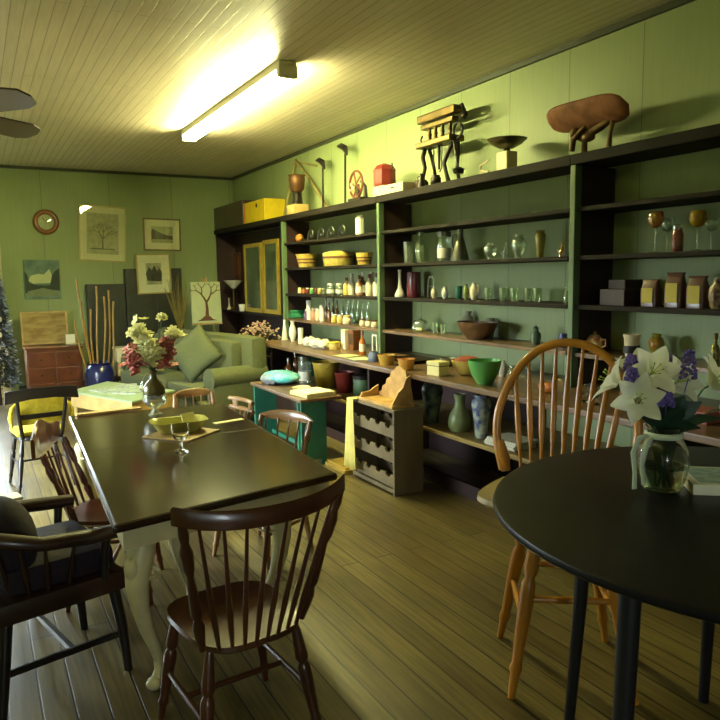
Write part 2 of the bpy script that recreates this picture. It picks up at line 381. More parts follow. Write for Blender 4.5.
def windsor(label, loc, rz, m, w=.48, d=.46, sh=.45, top=.95, crest_h=.075, nsp=8, cw=.56, lean=.12, name='windsor_chair', group=None, bow=.09, slot=False, style='spin', scal=0, stiles=True, ears=False, legm=None):
    """side chair facing local +Y; crest rail curved round the back"""
    T = thing(name, label, 'chair', loc, rz, group)
    obj('seat', seat_bm(w, d, sh), m, T, True)
    sp = .06
    L = {(sx, sy): ((sx*w*.36, sy*d*.34, sh-.02), (sx*(w*.36+sp), sy*(d*.34+sp), 0)) for sx in (-1, 1) for sy in (-1, 1)}
    for k, (a, b) in L.items(): obj('leg', turned(nb(), a, b, .019), legm or m, T, True)
    def at(k, t): return Vector(L[k][0]).lerp(Vector(L[k][1]), t)
    for s in (-1, 1): obj('stretcher', turned(nb(), at((s, -1), .55), at((s, 1), .55), .011, 'plain'), legm or m, T, True)
    obj('stretcher', turned(nb(), (at((-1, -1), .55)+at((-1, 1), .55))/2, (at((1, -1), .55)+at((1, 1), .55))/2, .011, 'plain'), legm or m, T, True)
    # crest rail: plank bent in plan
    yb = -d/2+.03
    def cpt(u, z):   # u in -1..1 along the rail
        return Vector((u*cw/2, yb-lean*(z-sh)/(top-sh)-bow*(1-u*u)+bow*.35, z))
    bm = nb(); n = 18; th = .011; rows = []
    for i in range(n+1):
        u = -1+2*i/n
        sc = scal*(.6*math.cos(u*PI*1.5)-.2) if scal else 0
        hi = top + (-.035*abs(u)**3 if not ears else .022*abs(u)**4) + sc
        lo = top-crest_h + (.02*abs(u)**2 if not ears else .022*abs(u)**4)
        c = cpt(u, top); nrm = Vector((-2*bow*u*-1/(cw/2)*-1, -1, 0)).normalized()
        rows.append([bm.verts.new(Vector((c.x, c.y, zz))+nrm*s*th) for zz, s in ((lo, -.8), (lo+.006, -1), (hi-.01, -1), (hi, 0), (hi-.01, 1), (lo+.006, 1), (lo, .8))])
    for a, b in zip(rows, rows[1:]):
        for k in range(7): bm.faces.new((a[k], a[(k+1) % 7], b[(k+1) % 7], b[k]))
    bm.faces.new(rows[0]); bm.faces.new(rows[-1][::-1])
    obj('crest_rail', bm, m, T, True)
    for i in range(nsp):
        u = -.8+1.6*i/(nsp-1); a = (u*w*.40, yb+.02-.045*(1-u*u), sh-.01); b = cpt(u*.98, top-crest_h+.015)
        obj('spindle', turned(nb(), a, b, .0085, style), m, T, True)
    if stiles:
        for s in (-1, 1): obj('back_post', turned(nb(), (s*w*.42, yb+.04, sh-.01), cpt(s*.93, top-crest_h+.03), .014, 'stile'), m, T, True)
    return T

# ------------------------------------------------------------------ the dining table
TZ = .76
ttop = mat('dark_polished_tabletop', (54, 36, 22), .17, noise=.3, nscale=3, stretch=(3, .5, 1), coat=.5)
apron_m = mat('cream_distressed_paint', (212, 200, 150), .4, noise=.12, nscale=10)
DT = thing('dining_table', 'long dining table with dark polished top on cream carved cabriole legs', 'table', (.93, 3.72, 0))
Q = [(.38, 2.57), (1.39, 2.75), (1.50, 4.76), (.48, 4.88)]
Q = [(x-.93, y-3.72) for x, y in Q]
obj('tabletop', prism(nb(), Q, .036, Matrix.Translation((0, 0, TZ-.036))), ttop, DT, bev=.014)
cxq = sum(q[0] for q in Q)/4; cyq = sum(q[1] for q in Q)/4
def inset(f): return [(cxq+(x-cxq)*f[0], cyq+(y-cyq)*f[1]) for x, y in Q]
O = inset((.93, .965)); I = inset((.88, .94))
bm = nb()
for k in range(4):
    j = (k+1) % 4; prism(bm, [O[k], O[j], I[j], I[k]], .085, Matrix.Translation((0, 0, TZ-.117)))
obj('apron', bm, apron_m, DT)
obj('leaf_seam', box(nb(), (.02, .1, TZ+.0003), (1.0, .004, .0006), rot=math.radians(2)), black_m, DT)
LEGS = inset((.77, .885)); LEGS[1] = (LEGS[1][0]-.16, LEGS[1][1]+.06); LEGS.append((-.13, -.42))
for k, (x, y) in enumerate(LEGS):
    dx = math.copysign(1, x); dy = math.copysign(1, y); dd = Vector((dx*.75, dy*.65, 0)).normalized()
    P = [(-.0, TZ-.118, .05), (.015, .6, .054), (.04, .54, .052), (.05, .47, .044), (.04, .38, .036), (.01, .28, .029), (-.03, .19, .024), (-.055, .12, .021), (-.06, .07, .021), (-.045, .035, .028), (-.035, .012, .024)]
    lg = obj('leg', tube(nb(), [Vector((x, y, 0))+dd*o+Vector((0, 0, z)) for o, z, r in P], [r for *_, r in P], 14), apron_m, DT, True)
    bm = nb(); ell(bm, Vector((x, y, 0))+dd*-.022+Vector((0, 0, .027)), (.034, .034, .026))
    obj('foot', bm, apron_m, lg, True)
    bm = nb(); ell(bm, Vector((x, y, 0))+dd*.075+Vector((0, 0, .55)), (.03, .03, .045)); tube(bm, [Vector((x, y, 0))+dd*.0+Vector((0, 0, .5))+Vector((math.cos(a)*.056, math.sin(a)*.056, 0)) for a in [i*PI/8 for i in range(17)]], .006, 6)
    obj('carving', bm, apron_m, lg, True)

# chairs round the dining table
windsor('brown spindle-back chair with curved crest rail, at the near end of the dining table', (.74, 2.32, 0), math.radians(5), wood_wind, w=.44, d=.47, top=.96, nsp=8, cw=.60, lean=.12, bow=.10, ears=True, crest_h=.06)
windsor('reddish chair with scalloped crest and highlights, at the left side of the dining table', (.56, 3.75, 0), math.radians(-110), wood_red, w=.44, d=.42, top=.93, crest_h=.16, nsp=6, cw=.44, scal=.03, lean=.14, bow=.03, name='pressed_back_chair')
c1 = windsor('brown spindle chair on the right of the dining table, nearest the teal desk', (1.42, 3.83, 0), math.radians(118), tan_wood, w=.42, d=.42, top=.82, crest_h=.07, nsp=5, cw=.42, lean=.08, bow=.05, name='spindle_chair', group='chairs on the right of the dining table')
# chair with a hand hole in its crest
c2 = windsor('brown chair with a hand hole in its crest, on the right of the dining table', (1.38, 4.72, 0), math.radians(100), tan_wood, w=.40, d=.40, top=.78, crest_h=.10, nsp=5, cw=.36, lean=.08, bow=.03, name='spindle_chair', group='chairs on the right of the dining table')
for ch in list(c2.children):
    if ch.name.startswith('crest_rail'): bpy.data.objects.remove(ch)
bm = nb(); yb = -.20+.03
for zz, hh in ((.765, .03), (.70, .025)):
    tube(bm, [(u*.17, yb-.085-.03*(1-u*u), zz) for u in [i/6-1 for i in range(13)]], .016, 8)
for s in (-1, 1): tube(bm, [(s*.11, yb-.10, .70), (s*.12, yb-.10, .765)], .034, 8, flat=((0, 1, 0), .4))
obj('crest_rail', bm, tan_wood, c2, True)
windsor('light brown chair at the far end of the dining table, before the sofa arm', (1.47, 5.25, 0), math.radians(178), tan_wood, w=.40, d=.40, top=.77, crest_h=.07, nsp=5, cw=.32, lean=.06, bow=.02, name='spindle_chair')

# dark ladder-back chair with the yellow pad
C4 = thing('ladder_back_chair', 'dark chair with a yellow tie-on pad, beyond the table on the left', 'chair', (.37, 6.1, 0), math.radians(8)); C4.scale = (.9, .9, .96)
obj('seat', seat_bm(.44, .42, .45), wood_black, C4, True)
for sx in (-1, 1):
    obj('leg', turned(nb(), (sx*.16, .15, .43), (sx*.22, .22, 0), .017), wood_black, C4, True)
    obj('leg', turned(nb(), (sx*.16, -.15, .43), (sx*.23, -.24, 0), .017), wood_black, C4, True)
    obj('back_post', tube(nb(), [(sx*.16, -.17, .44), (sx*.19, -.22, .66), (sx*.2, -.26, .84)], [.018, .016, .013]), wood_black, C4, True)
    obj('stretcher', tube(nb(), [(sx*.19, .19, .22), (sx*.2, -.2, .22)], .009), wood_black, C4, True)
obj('stretcher', tube(nb(), [(-.19, 0, .22), (.19, 0, .22)], .009), wood_black, C4, True)
bm = nb()
prism(bm, [(-.30, -.055), (-.29, .05), (-.1, .06), (.1, .06), (.29, .05), (.30, -.055), (.1, -.03), (-.1, -.03)], .022, Matrix.Translation((0, -.25, .80)) @ Matrix.Rotation(PI/2, 4, 'X'))
obj('crest_rail', bm, wood_black, C4, bev=.005)
obj('back_slat', box(nb(), (0, -.20, .62), (.36, .016, .04), bev=.004), wood_black, C4)
yel = mat('mustard_fabric', (206, 186, 52), .85, noise=.25, nscale=18, bump=.4)
bm = nb(); box(bm, (0, -.165, .66), (.38, .05, .22), rot=None, bev=.022); box(bm, (0, .02, .472), (.40, .36, .04), bev=.018)
ob = obj('seat_pad', bm, yel, C4, True)
for sx in (-1, 1): obj('pad_tie', tube(nb(), [(sx*.19, -.17, .74), (sx*.235, -.2, .7), (sx*.25, -.19, .62), (sx*.24, -.2, .54)], [.006, .016, .02, .008], 8), yel, C4, True)

# dark captain's chair in the left foreground, facing the table
C5 = thing('captains_chair', 'dark low-backed armchair with a dark purple cushion, left foreground at the table', 'chair', (.16, 3.10, 0), math.radians(-76))
obj('seat', box(nb(), (0, 0, .405), (.52, .52, .09), bev=.025), wood_dark, C5, True)
for sx in (-1, 1):
    obj('leg', tube(nb(), [(sx*.22, .21, .40), (sx*.235, .235, .2), (sx*.24, .25, 0)], [.026, .023, .018]), wood_black, C5, True)
    obj('leg', tube(nb(), [(sx*.22, -.2, .40), (sx*.235, -.225, .2), (sx*.24, -.25, 0)], [.026, .023, .02]), wood_black, C5, True)
    obj('stretcher', box(nb(), (sx*.236, 0, .17), (.016, .45, .028), bev=.003), wood_black, C5)
    obj('arm_post', tube(nb(), [(sx*.24, .17, .43), (sx*.26, .17, .55), (sx*.27, .18, .62)], [.022, .018, .02]), wood_black, C5, True)
obj('stretcher', box(nb(), (0, .03, .17), (.46, .02, .026), bev=.003), wood_black, C5)
U = [(-.26, .24, .63), (-.27, .1, .64), (-.27, -.08, .66), (-.24, -.22, .70), (-.15, -.31, .73), (0, -.345, .745), (.15, -.31, .73), (.25, -.22, .70), (.29, -.08, .66), (.29, .1, .64), (.28, .24, .63)]
obj('arm_rail', tube(nb(), U, [.036, .04, .036, .038, .042, .044, .042, .038, .036, .04, .036], 12, flat=((0, 0, 1), .75)), wood_dark, C5, True)
for i in range(13):
    t = (i+.5)/13*8+1; k = int(t); p = Vector(U[k]).lerp(Vector(U[min(k+1, 10)]), t-k)
    q = Vector((p.x*.80, max(p.y*.72, -.23), .44)); obj('spindle', turned(nb(), q, p, .010, 'spin'), wood_dark, C5, True)
plum = mat('plum_fabric', (32, 20, 28), .9, noise=.3, nscale=25, bump=.3)
bm = nb(); ell(bm, (0, -.13, .62), (.235, .11, .165), 20, 12); obj('back_cushion', bm, plum, C5, True)
obj('seat_cushion', box(nb(), (0, .02, .505), (.45, .42, .11), bev=.035), plum, C5, True)

# olive stool behind it
ST = thing('padded_stool', 'dark stool with a worn olive pad at the left edge, behind the armchair', 'stool', (-.08, 3.95, 0), math.radians(15))
obj('seat_pad', box(nb(), (0, 0, .47), (.40, .36, .07), bev=.03), mat('olive_fabric', (104, 96, 40), .8, noise=.35, nscale=12, bump=.3), ST, True)
obj('seat_frame', box(nb(), (0, 0, .41), (.42, .38, .05), bev=.006), wood_black, ST)
for sx in (-1, 1):
    for sy in (-1, 1): obj('leg', tube(nb(), [(sx*.18, sy*.16, .39), (sx*.19, sy*.17, 0)], [.02, .015]), wood_black, ST, True)
# ------------------------------------------------------------------ pub table and bar stool, right foreground
PT = thing('round_table', 'tall round black table with four thin legs, right foreground', 'table', (1.84, 1.09, 0))
blk = mat('black_tabletop', (17, 15, 20), .38, noise=.2, nscale=4, spec=.3)
obj('tabletop', lathe(nb(), [(0, .974), (.705, .974), (.715, .979), (.718, .987), (.714, .998), (.705, 1.0), (0, 1.0)], 72), blk, PT, True)
obj('apron', lathe(nb(), [(.46, .92), (.475, .92), (.475, .975), (.46, .975), (.46, .92)], 48), black_m, PT, True)
for a, r0 in ((93, .60), (43, .66), (184, .57), (-60, .6)):
    a = math.radians(a); ca, sa = math.cos(a), math.sin(a)
    obj('leg', tube(nb(), [(ca*r0*.97, sa*r0*.97, .973), (ca*r0, sa*r0, .5), (ca*(r0+.04), sa*(r0+.04), 0)], [.027, .024, .019], 14), black_m, PT, True)

BS = thing('bar_stool', 'honey-coloured hoop-back bar stool with arrow spindles, behind the round black table', 'bar stool', (1.99, 2.05, 0), math.radians(120))
seatw = mat('pale_seat', (196, 176, 128), .35, noise=.2, coat=.3)  # seat in a paler tone than the legs and hoop
obj('seat', seat_bm(.54, .47, .76, .04), seatw, BS, True)
obj('swivel_plate', lathe(nb(), [(0, .69), (.15, .69), (.16, .70), (.16, .72), (0, .72)], 24), wood_honey, BS, True)
def lp(k, z): a = math.radians(190-120+90*k); r_ = .33+(.17-.33)*z/.70; o_ = Matrix.Rotation(math.radians(-120), 3, 'Z') @ Vector((.06, -.04, 0)); return Vector((r_*math.cos(a), r_*math.sin(a), z))+o_
for k in range(4):
    obj('leg', turned(nb(), lp(k, .70), lp(k, 0), .023), wood_honey, BS, True)
    z_ = .30 if k % 2 else .38; obj('stretcher', turned(nb(), lp(k, z_), lp(k+1, z_), .013, 'plain'), wood_honey, BS, True)
def hoop(t):   # t 0..1 round the bow from left to right
    a = PI*(1-t); x = math.cos(a); z = math.sin(a)
    X = .30*math.copysign(abs(x)**.92, x); Z = z**.85
    X *= 1.08*(1-.20*(1-min(1, Z*2.2))**1.5)
    return Vector((X, -.20-.11*Z, .77+.575*Z))
obj('hoop', tube(nb(), [hoop(i/40) for i in range(41)], [.019]*41, 10, flat=((0, 1, 0), .8)), wood_honey, BS, True)
for i in range(9):
    u = -1+2*i/8; bx_ = u*.17
    best = min((hoop(k/200) for k in range(200)), key=lambda p: abs(p.x-u*.235)+(0 if p.z > .95 else 9))
    a = Vector((bx_, -.185-.02*(1-u*u), .755)); b = best
    bm = nb(); P = [a.lerp(b, t) for t in (0, .25, .35, .6, .85, 1)]
    tube(bm, P, [.007, .008, .013, .014, .008, .007], 8, flat=((0, 1, 0), .6)); obj('spindle', bm, wood_honey, BS, True)
for s in (-1, 1):
    obj('bow_bracket', tube(nb(), [(s*.245, -.2, .765), (s*.262, -.21, .83), (s*.282, -.22, .90)], [.022, .03, .018], 10, flat=((0, 1, 0), .6)), wood_honey, BS, True)

# lilies in the ginger-jar vase
VX, VY = 1.755, 1.335
LV_ = thing('flower_vase', 'round clear glass vase with a pale ribbon at its neck, on the round black table', 'vase', (VX, VY, 1.0005))
gp = [(.035, 0), (.052, .004), (.066, .04), (.074, .085), (.070, .125), (.052, .158), (.044, .168), (.045, .185), (.052, .195)]
obj('glass_body', lathe(nb(), opn(gp, .004), 32), glass_real, LV_, True)
obj('water', lathe(nb(), [(0, .006), (.05, .008), (.062, .04), (.068, .075), (0, .075)], 28), mat('stem_water', (190, 205, 165), .02, trans=1, ior=1.33), LV_, True)
rib = mat('pale_ribbon', (196, 206, 176), .5, noise=.1)
bm = nb(); tube(bm, [(math.cos(a)*.0485, math.sin(a)*.0485, .17) for a in [i*PI/12 for i in range(25)]], .007, 8, flat=((0, 0, 1), 1.3), cap=False)
tube(bm, [(-.045, .015, .172), (-.075, .025, .162), (-.09, .032, .12), (-.088, .026, .06), (-.092, .022, .012)], [.006, .011, .012, .009, .011], 8, flat=((0, 1, 0), .3))
tube(bm, [(-.045, .0, .17), (-.07, .0, .15), (-.084, .005, .09), (-.082, .0, .03)], [.006, .010, .009, .007], 8, flat=((0, 1, 0), .5))
obj('ribbon', bm, rib, LV_, True)
def petal_mat(name, rgb):
    """thin petals that let part of the light through"""
    m = mat(name, rgb, .5, noise=.05); nt = m.node_tree; N = nt.nodes; L = nt.links
    t = N.new('ShaderNodeBsdfTranslucent'); t.inputs['Color'].default_value = lin(rgb); x = N.new('ShaderNodeMixShader'); x.inputs['Fac'].default_value = .5
    L.new(N['Principled BSDF'].outputs[0], x.inputs[1]); L.new(t.outputs[0], x.inputs[2]); L.new(x.outputs[0], N['Material Output'].inputs['Surface']); return m
lily_m = petal_mat('lily_petal', (252, 252, 232)); lily_c = mat('lily_throat', (170, 190, 70), .5)
stem_m = mat('flower_stem', (70, 100, 50), .5, noise=.2)
def petal(L, wd, curl, droop=0):
    rows = []
    for i in range(9):
        t = i/8; wv = wd*math.sin(PI*min(1, t*.93+.05))**.8*(1-.25*t); z = L*(t*.75) - droop*t**3; r = L*(.12+.85*t**1.4)*curl
        rows.append([(s*wv*.5, r, z - abs(s)*0+.012*(1-abs(s))*-1*math.sin(PI*t)) for s in (-1, -.4, .4, 1)])
    return rows
def lily(parent, name, base, axis, S=1, n=6, m=None):
    """open flower: six pointed petals curling out of a throat"""
    ax = Vector(axis).normalized(); q = Vector((0, 0, 1)).rotation_difference(ax).to_matrix()
    bm = nb()
    for k in range(n):
        a = 2*PI*k/n; R = q @ Matrix.Rotation(a, 3, 'Z'); rows = petal(.085*S, .060*S, 1.0 if k % 2 else .92, .03*S)
        vs = [[bm.verts.new(Vector(base)+R @ Vector(p)) for p in row] for row in rows]
        for r0, r1 in zip(vs, vs[1:]):
            for j in range(3): bm.faces.new((r0[j], r0[j+1], r1[j+1], r1[j]))
    o = obj(name, bm, m or lily_m, parent, 'all')
    
    bm = nb()
    for k in range(6):
        a = k*PI/3+.3; d = ax*.05*S+(q @ Vector((math.cos(a), math.sin(a), 0)))*.016*S
        tube(bm, [base, Vector(base)+d], .0012, 5); ell(bm, Vector(base)+d, (.003, .003, .003), 6, 4)
    obj('stamens', bm, lily_c, o)
    return o
# camera lies towards (-.79,-.61); flowers face outward all round
mouth = Vector((0, 0, .19))
fl = [((-.08, .03, .275), (-.62, -.60, .25), .98), ((.0, .05, .345), (-.45, -.70, .40), 1.02), ((.07, .02, .315), (.0, -.8, .5), 1.0),
      ((.16, -.03, .305), (.35, -.7, .55), 1.25), ((.17, -.06, .235), (.6, -.75, .1), 1.15), ((.06, .12, .33), (.5, .6, .6), 1.1), ((-.06, .12, .31), (-.5, .7, .5), 1.1)]
for i, (p, ax, S) in enumerate(fl):
    f = thing('lily', '', 'flower', (0, 0, 0)) if 0 else None
stems = nb()
lil = []
for i, (p, ax, S) in enumerate(fl):
    p = Vector(p); a = Vector(ax).normalized(); b = p - a*.02
    tube(stems, [(random.uniform(-.02, .02), random.uniform(-.02, .02), .02), (p.x*.15, p.y*.15, .17), b, p+a*.006], [.0028, .0028, .0026, .004], 6)
    lil.append((p, ax, S))
BQ = thing('lily_bouquet', 'bouquet of white lilies with purple sprigs and dark leaves, standing in the ribboned vase', 'flowers', (VX, VY, 1.0005))
for p, ax, S in lil: lily(BQ, 'lily', p, ax, S)
obj('stems', stems, stem_m, BQ, True)
bm = nb()
for (a, b, w_) in [((0, 0, .17), (.07, -.07, .27), .05), ((0, 0, .17), (-.02, -.08, .26), .05), ((0, 0, .17), (.10, 0, .26), .05), ((0, 0, .17), (.02, .03, .32), .05), ((0, 0, .17), (.13, -.09, .22), .035),
                   ((0, 0, .17), (-.09, .02, .24), .045), ((0, 0, .17), (.04, -.09, .20), .05), ((.0, 0, .17), (.05, .08, .30), .05), ((.0, 0, .05), (.02, -.02, .17), .04), ((.0, 0, .05), (-.03, 0, .16), .04), ((.01, 0, .04), (.03, .03, .15), .04), ((0, 0, .17), (.02, -.05, .29), .06)]:
    a = Vector(a); b = Vector(b); tube(bm, [a, a.lerp(b, .3)+Vector((0, 0, .012)), a.lerp(b, .65)+Vector((0, 0, .016)), b], [.004, w_*.45, w_*.5, .002], 8, flat=((b-a).cross(Vector((.6, -.8, 0))).normalized(), .08))
obj('leaves', bm, leaf_m, BQ, True)
pur = mat('purple_bloom', (116, 96, 176), .7, noise=.3, nscale=60)
for (bx0, by0, bz0, top) in [(-.085, .05, .315, .055), (-.03, .10, .35, .05), (.06, -.03, .335, .085), (-.02, -.02, .26, .04), (.13, .08, .33, .06)]:
    bm = nb()
    for k in range(34):
        t = k/34; r = .022*(1-.6*t); a = k*2.4
        ell(bm, (bx0+r*math.cos(a), by0+r*math.sin(a), bz0+top*t), (.007, .007, .006), 6, 4)
    tube(bm, [(0, 0, .18), (bx0*.6, by0*.6, .23), (bx0, by0, bz0)], .002, 5)
    obj('purple_sprig', bm, pur, BQ, True)

# white box with a printed blue top, beside the vase
WB = thing('flat_white_box', 'flat white box with a pale blue printed lid, right of the lily vase', 'box', (1.985, 1.23, 1.0005), math.radians(-38))
obj('box_body', box(nb(), (0, 0, .016), (.34, .20, .032), bev=.002), paper, WB)
obj('printed_lid', box(nb(), (0, 0, .0335), (.30, .165, .002)), mat('pale_blue_print', (160, 180, 180), .6, rgb2=(120, 145, 150), nscale=30), WB)

# ------------------------------------------------------------------ on the dining table
board = thing('square_placemat', 'square wooden placemat set diagonally on the dining table', 'placemat', (.985, 3.93, TZ+.0005), math.radians(38))
obj('mat_top', box(nb(), (0, 0, .004), (.31, .31, .008), bev=.002), mat('bamboo_mat', (176, 142, 76), .5, noise=.3, nscale=30, stretch=(1, 12, 1)), board)
DI = thing('serving_dish', 'yellow-green rounded rectangular serving dish on the square placemat', 'dish', (.985, 3.99, TZ+.009), math.radians(-4))
def rrect(w, d, r, n=6):
    o = []
    for cx_, cy_, a0 in ((w/2-r, d/2-r, 0), (-w/2+r, d/2-r, 90), (-w/2+r, -d/2+r, 180), (w/2-r, -d/2+r, 270)):
        for i in range(n+1): a = math.radians(a0+90*i/n); o.append((cx_+r*math.cos(a), cy_+r*math.sin(a)))
    return o
def loft(bm, secs, capb=True, capt=True):
    R = [[bm.verts.new((x, y, z)) for x, y in s] for s, z in secs]
    for a, b in zip(R, R[1:]):
        n = len(a)
        for k in range(n): bm.faces.new((a[k], a[(k+1) % n], b[(k+1) % n], b[k]))
    if capb: bm.faces.new(R[0][::-1])
    if capt: bm.faces.new(R[-1])
    return bm
dg = mat('yellow_green_ceramic', (196, 194, 104), .22, noise=.08, coat=.4)
obj('dish_body', loft(nb(), [(rrect(.22, .13, .04), 0), (rrect(.27, .17, .05), .03), (rrect(.31, .20, .06), .062), (rrect(.325, .215, .065), .066), (rrect(.30, .19, .055), .064), (rrect(.26, .16, .05), .032), (rrect(.21, .12, .04), .008)]), dg, DI, True)
NP = thing('folded_card', 'folded cream card lying in the yellow-green serving dish', 'card', (1.05, 4.01, TZ+.034), math.radians(20))
obj('card_sheet', box(nb(), (0, 0, .035), (.09, .004, .07), rot=Matrix.Rotation(math.radians(-24), 3, 'X')), paper_y, NP)
gob = [(.034, 0), (.036, .003), (.03, .008), (.009, .016), (.007, .045), (.012, .056), (.03, .066), (.042, .09), (.044, .115), (.040, .142)]
def goblet(name, label, loc, s=1, group=None, m=glass_real):
    o = [(r*s, z*s) for r, z in gob]
    prof = [(0, 0)]+o+[(o[-1][0]-.0025, o[-1][1]), (o[-2][0]-.003, o[-2][1]), (o[-3][0]-.003, o[-3][1]), (o[-4][0]-.004, o[-4][1]+.003), (0, o[-5][1]+.006)]
    g = obj(name, lathe(nb(), prof, 28), m or glass, smooth=True, loc=loc); return tag(g, label, 'wine glass', group)
goblet('wine_goblet', 'clear stemmed wine goblet on the dining table, in front of the serving dish', (.875, 3.52, TZ+.0005), 1.08)
# flower arrangement in an olive vase with a glass foot
FA = thing('table_vase', 'olive pear-shaped vase on a clear glass foot, holding mixed flowers on the dining table', 'vase', (.845, 4.30, TZ+.0005))
FA.location = (.99, 4.62, TZ+.0005)
vz = mat('olive_vase_glaze', (84, 74, 36), .2, noise=.3, coat=.5)
obj('vase_body', lathe(nb(), opn([(.03, .10), (.055, .11), (.072, .14), (.070, .18), (.045, .215), (.024, .24), (.021, .275), (.03, .30)], .004), 28), vz, FA, True)
obj('glass_foot', lathe(nb(), [(0, 0), (.045, 0), (.046, .004), (.03, .012), (.012, .03), (.03, .045), (.065, .07), (.078, .10), (.074, .135), (.071, .135), (.074, .10), (.06, .073), (.02, .05), (0, .048)], 28), glass, FA, True)
obj('handle', tube(nb(), [(-.024, -.0, .27), (-.05, 0, .26), (-.075, 0, .22), (-.088, 0, .175), (-.068, 0, .155)], .006, 8), glass, FA, True)
FB = thing('mixed_bouquet', 'bouquet of creamy white and red blossoms in the olive vase', 'flowers', FA.location)
wf = petal_mat('cream_blossom', (252, 250, 206)); rf = mat('red_blossom', (168, 66, 66), .6, rgb2=(216, 150, 130), nscale=45)
def cluster(name, c, s, n, m, sz, par):
    bm = nb()
    for k in range(int(n*1.9)):
        p = Vector([random.gauss(0, .45) for _ in range(3)]); p = Vector((p.x*s[0], p.y*s[1], p.z*s[2]))+Vector(c)
        R = Matrix.Rotation(random.uniform(0, 6.3), 3, 'Z') @ Matrix.Rotation(random.uniform(-1, 1.3), 3, 'X')
        for j in range(5):
            a = j*2*PI/5; d = R @ Vector((math.cos(a), math.sin(a), .25)); n2 = (R @ Vector((0, 0, 1)))
            tube(bm, [p, p+d*sz*.4, p+d*sz*.75], [sz*.12, sz*.32, sz*.18], 6, flat=(n2, .3))
    return obj(name, bm, m, par, True)
cluster('cream_blossoms', (-.075, 0, .52), (.06, .06, .09), 34, wf, .046, FB)
cluster('cream_blossoms', (-.02, -.02, .42), (.07, .06, .07), 28, wf, .046, FB)
cluster('cream_blossoms', (.155, 0, .52), (.05, .05, .03), 16, wf, .042, FB)
cluster('cream_blossoms', (.075, 0, .635), (.015, .015, .01), 6, wf, .04, FB)
cluster('red_blossoms', (-.12, 0, .36), (.05, .06, .08), 30, rf, .042, FB)
cluster('red_blossoms', (.085, 0, .40), (.05, .05, .11), 40, rf, .042, FB)
bm = nb()
for e in [(-.075, 0, .52), (-.02, -.02, .42), (.155, 0, .52), (.075, 0, .635), (-.12, 0, .36), (.085, 0, .40), (-.1, .0, .44), (.03, 0, .5)]:
    tube(bm, [(0, 0, .12), (e[0]*.1, e[1]*.1, .30), e], .0035, 6)
obj('stems', bm, stem_m, FB, True)
tag(obj('wooden_lath', box(nb(), (0, 0, .008), (.42, .06, .016), bev=.003), wood_pale, loc=(.735, 4.845, TZ+.0005), rot=math.radians(3)), 'pale wooden lath lying along the far edge of the dining table', 'wood strip')
tag(obj('paper_strip', box(nb(), (0, 0, .001), (.20, .045, .002)), paper_y, loc=(1.33, 4.13, TZ+.0005), rot=math.radians(12)), 'narrow slip of paper on the right half of the dining table', 'paper')
tag(obj('white_book', box(box(nb(), (0, 0, .02), (.17, .11, .034)), (0, 0, .02), (.175, .115, .004)), paper, loc=(.05, 3.93, .5055), rot=math.radians(12)), 'small white book lying on the olive stool pad', 'book')

# ------------------------------------------------------------------ green coffee table
CF = thing('coffee_table', 'low coffee table with pale green top and wooden sides, between dining table and sofa', 'coffee table', (1.26, 7.48, 0))
P4 = [(.79, 7.74), (1.23, 6.72), (1.75, 7.17), (1.25, 8.24)]; P4 = [(x-1.26, y-7.48) for x, y in P4]
obj('tabletop', prism(nb(), P4, .02, Matrix.Translation((0, 0, .48))), mat('pale_green_top', (156, 176, 138), .3, noise=.1), CF, bev=.004)
bm = nb()
for k in range(4): j = (k+1) % 4; prism(bm, [(P4[k][0]*.97, P4[k][1]*.97), (P4[j][0]*.97, P4[j][1]*.97), (P4[j][0]*.9, P4[j][1]*.9), (P4[k][0]*.9, P4[k][1]*.9)], .14, Matrix.Translation((0, 0, .338)))
obj('apron', bm, wood_pale, CF)
for x, y in P4: obj('leg', tube(nb(), [(x*.88, y*.88, .47), (x*.88, y*.88, 0)], [.028, .02]), wood_pale, CF, True)
pr_m = mat('blue_print', (110, 130, 132), .5, rgb2=(190, 196, 176), nscale=22)
for i, (x, y, a) in enumerate([(1.12, 7.55, 20), (1.36, 7.72, -15), (1.30, 7.30, 50)]):
    tag(obj('magazine', box(box(nb(), (0, 0, .004), (.21, .28, .006)), (-.104, 0, .0045), (.004, .282, .009)), pr_m, loc=(x, y, .5005), rot=math.radians(a)),
        ['magazine on the pale green coffee table, nearest its left corner', 'magazine at the far side of the pale green coffee table', 'magazine at the near side of the pale green coffee table'][i], 'magazine', 'magazines on the coffee table')

# ------------------------------------------------------------------ sofa
sofa_m = mat('olive_sofa_fabric', (84, 88, 52), .9, noise=.12, nscale=40, bump=.25)
SF = thing('sofa', 'olive green upholstered sofa with rolled arms against the shelves', 'sofa', (2.20, 8.42, 0), math.radians(12))
# local: seat faces -X, length along Y
def cush(c, s, b, rot=None): return box(nb(), c, s, rot=rot, bev=b)
obj('base', cush((0, 0, .20), (.80, 2.4, .24), .03), sofa_m, SF, True)
obj('back', cush((.29, 0, .60), (.22, 2.44, .78), .08), sofa_m, SF, True)
for s in (-1, 1):
    bm = nb(); box(bm, (.04, s*1.13, .35), (.70, .20, .50), bev=.05); tube(bm, [(-.31, s*1.13, .56), (.38, s*1.13, .56)], [.12, .12], 20)
    obj('arm', bm, sofa_m, SF, True)
for s in (-1, 0, 1):
    obj('seat_cushion', cush((-.12, s*.68, .40), (.62, .67, .17), .05), sofa_m, SF, True)
    obj('back_cushion', cush((.13, s*.68, .71), (.18, .67, .46), .07), sofa_m, SF, True)
for sx in (-1, 1):
    for sy in (-1, 1): obj('leg', tube(nb(), [(sx*.34, sy*1.05, .10), (sx*.34, sy*1.05, 0)], [.03, .022]), wood_dark, SF, True)
pil_m = mat('sage_cushion', (76, 82, 50), .85, noise=.1, nscale=40, bump=.2)
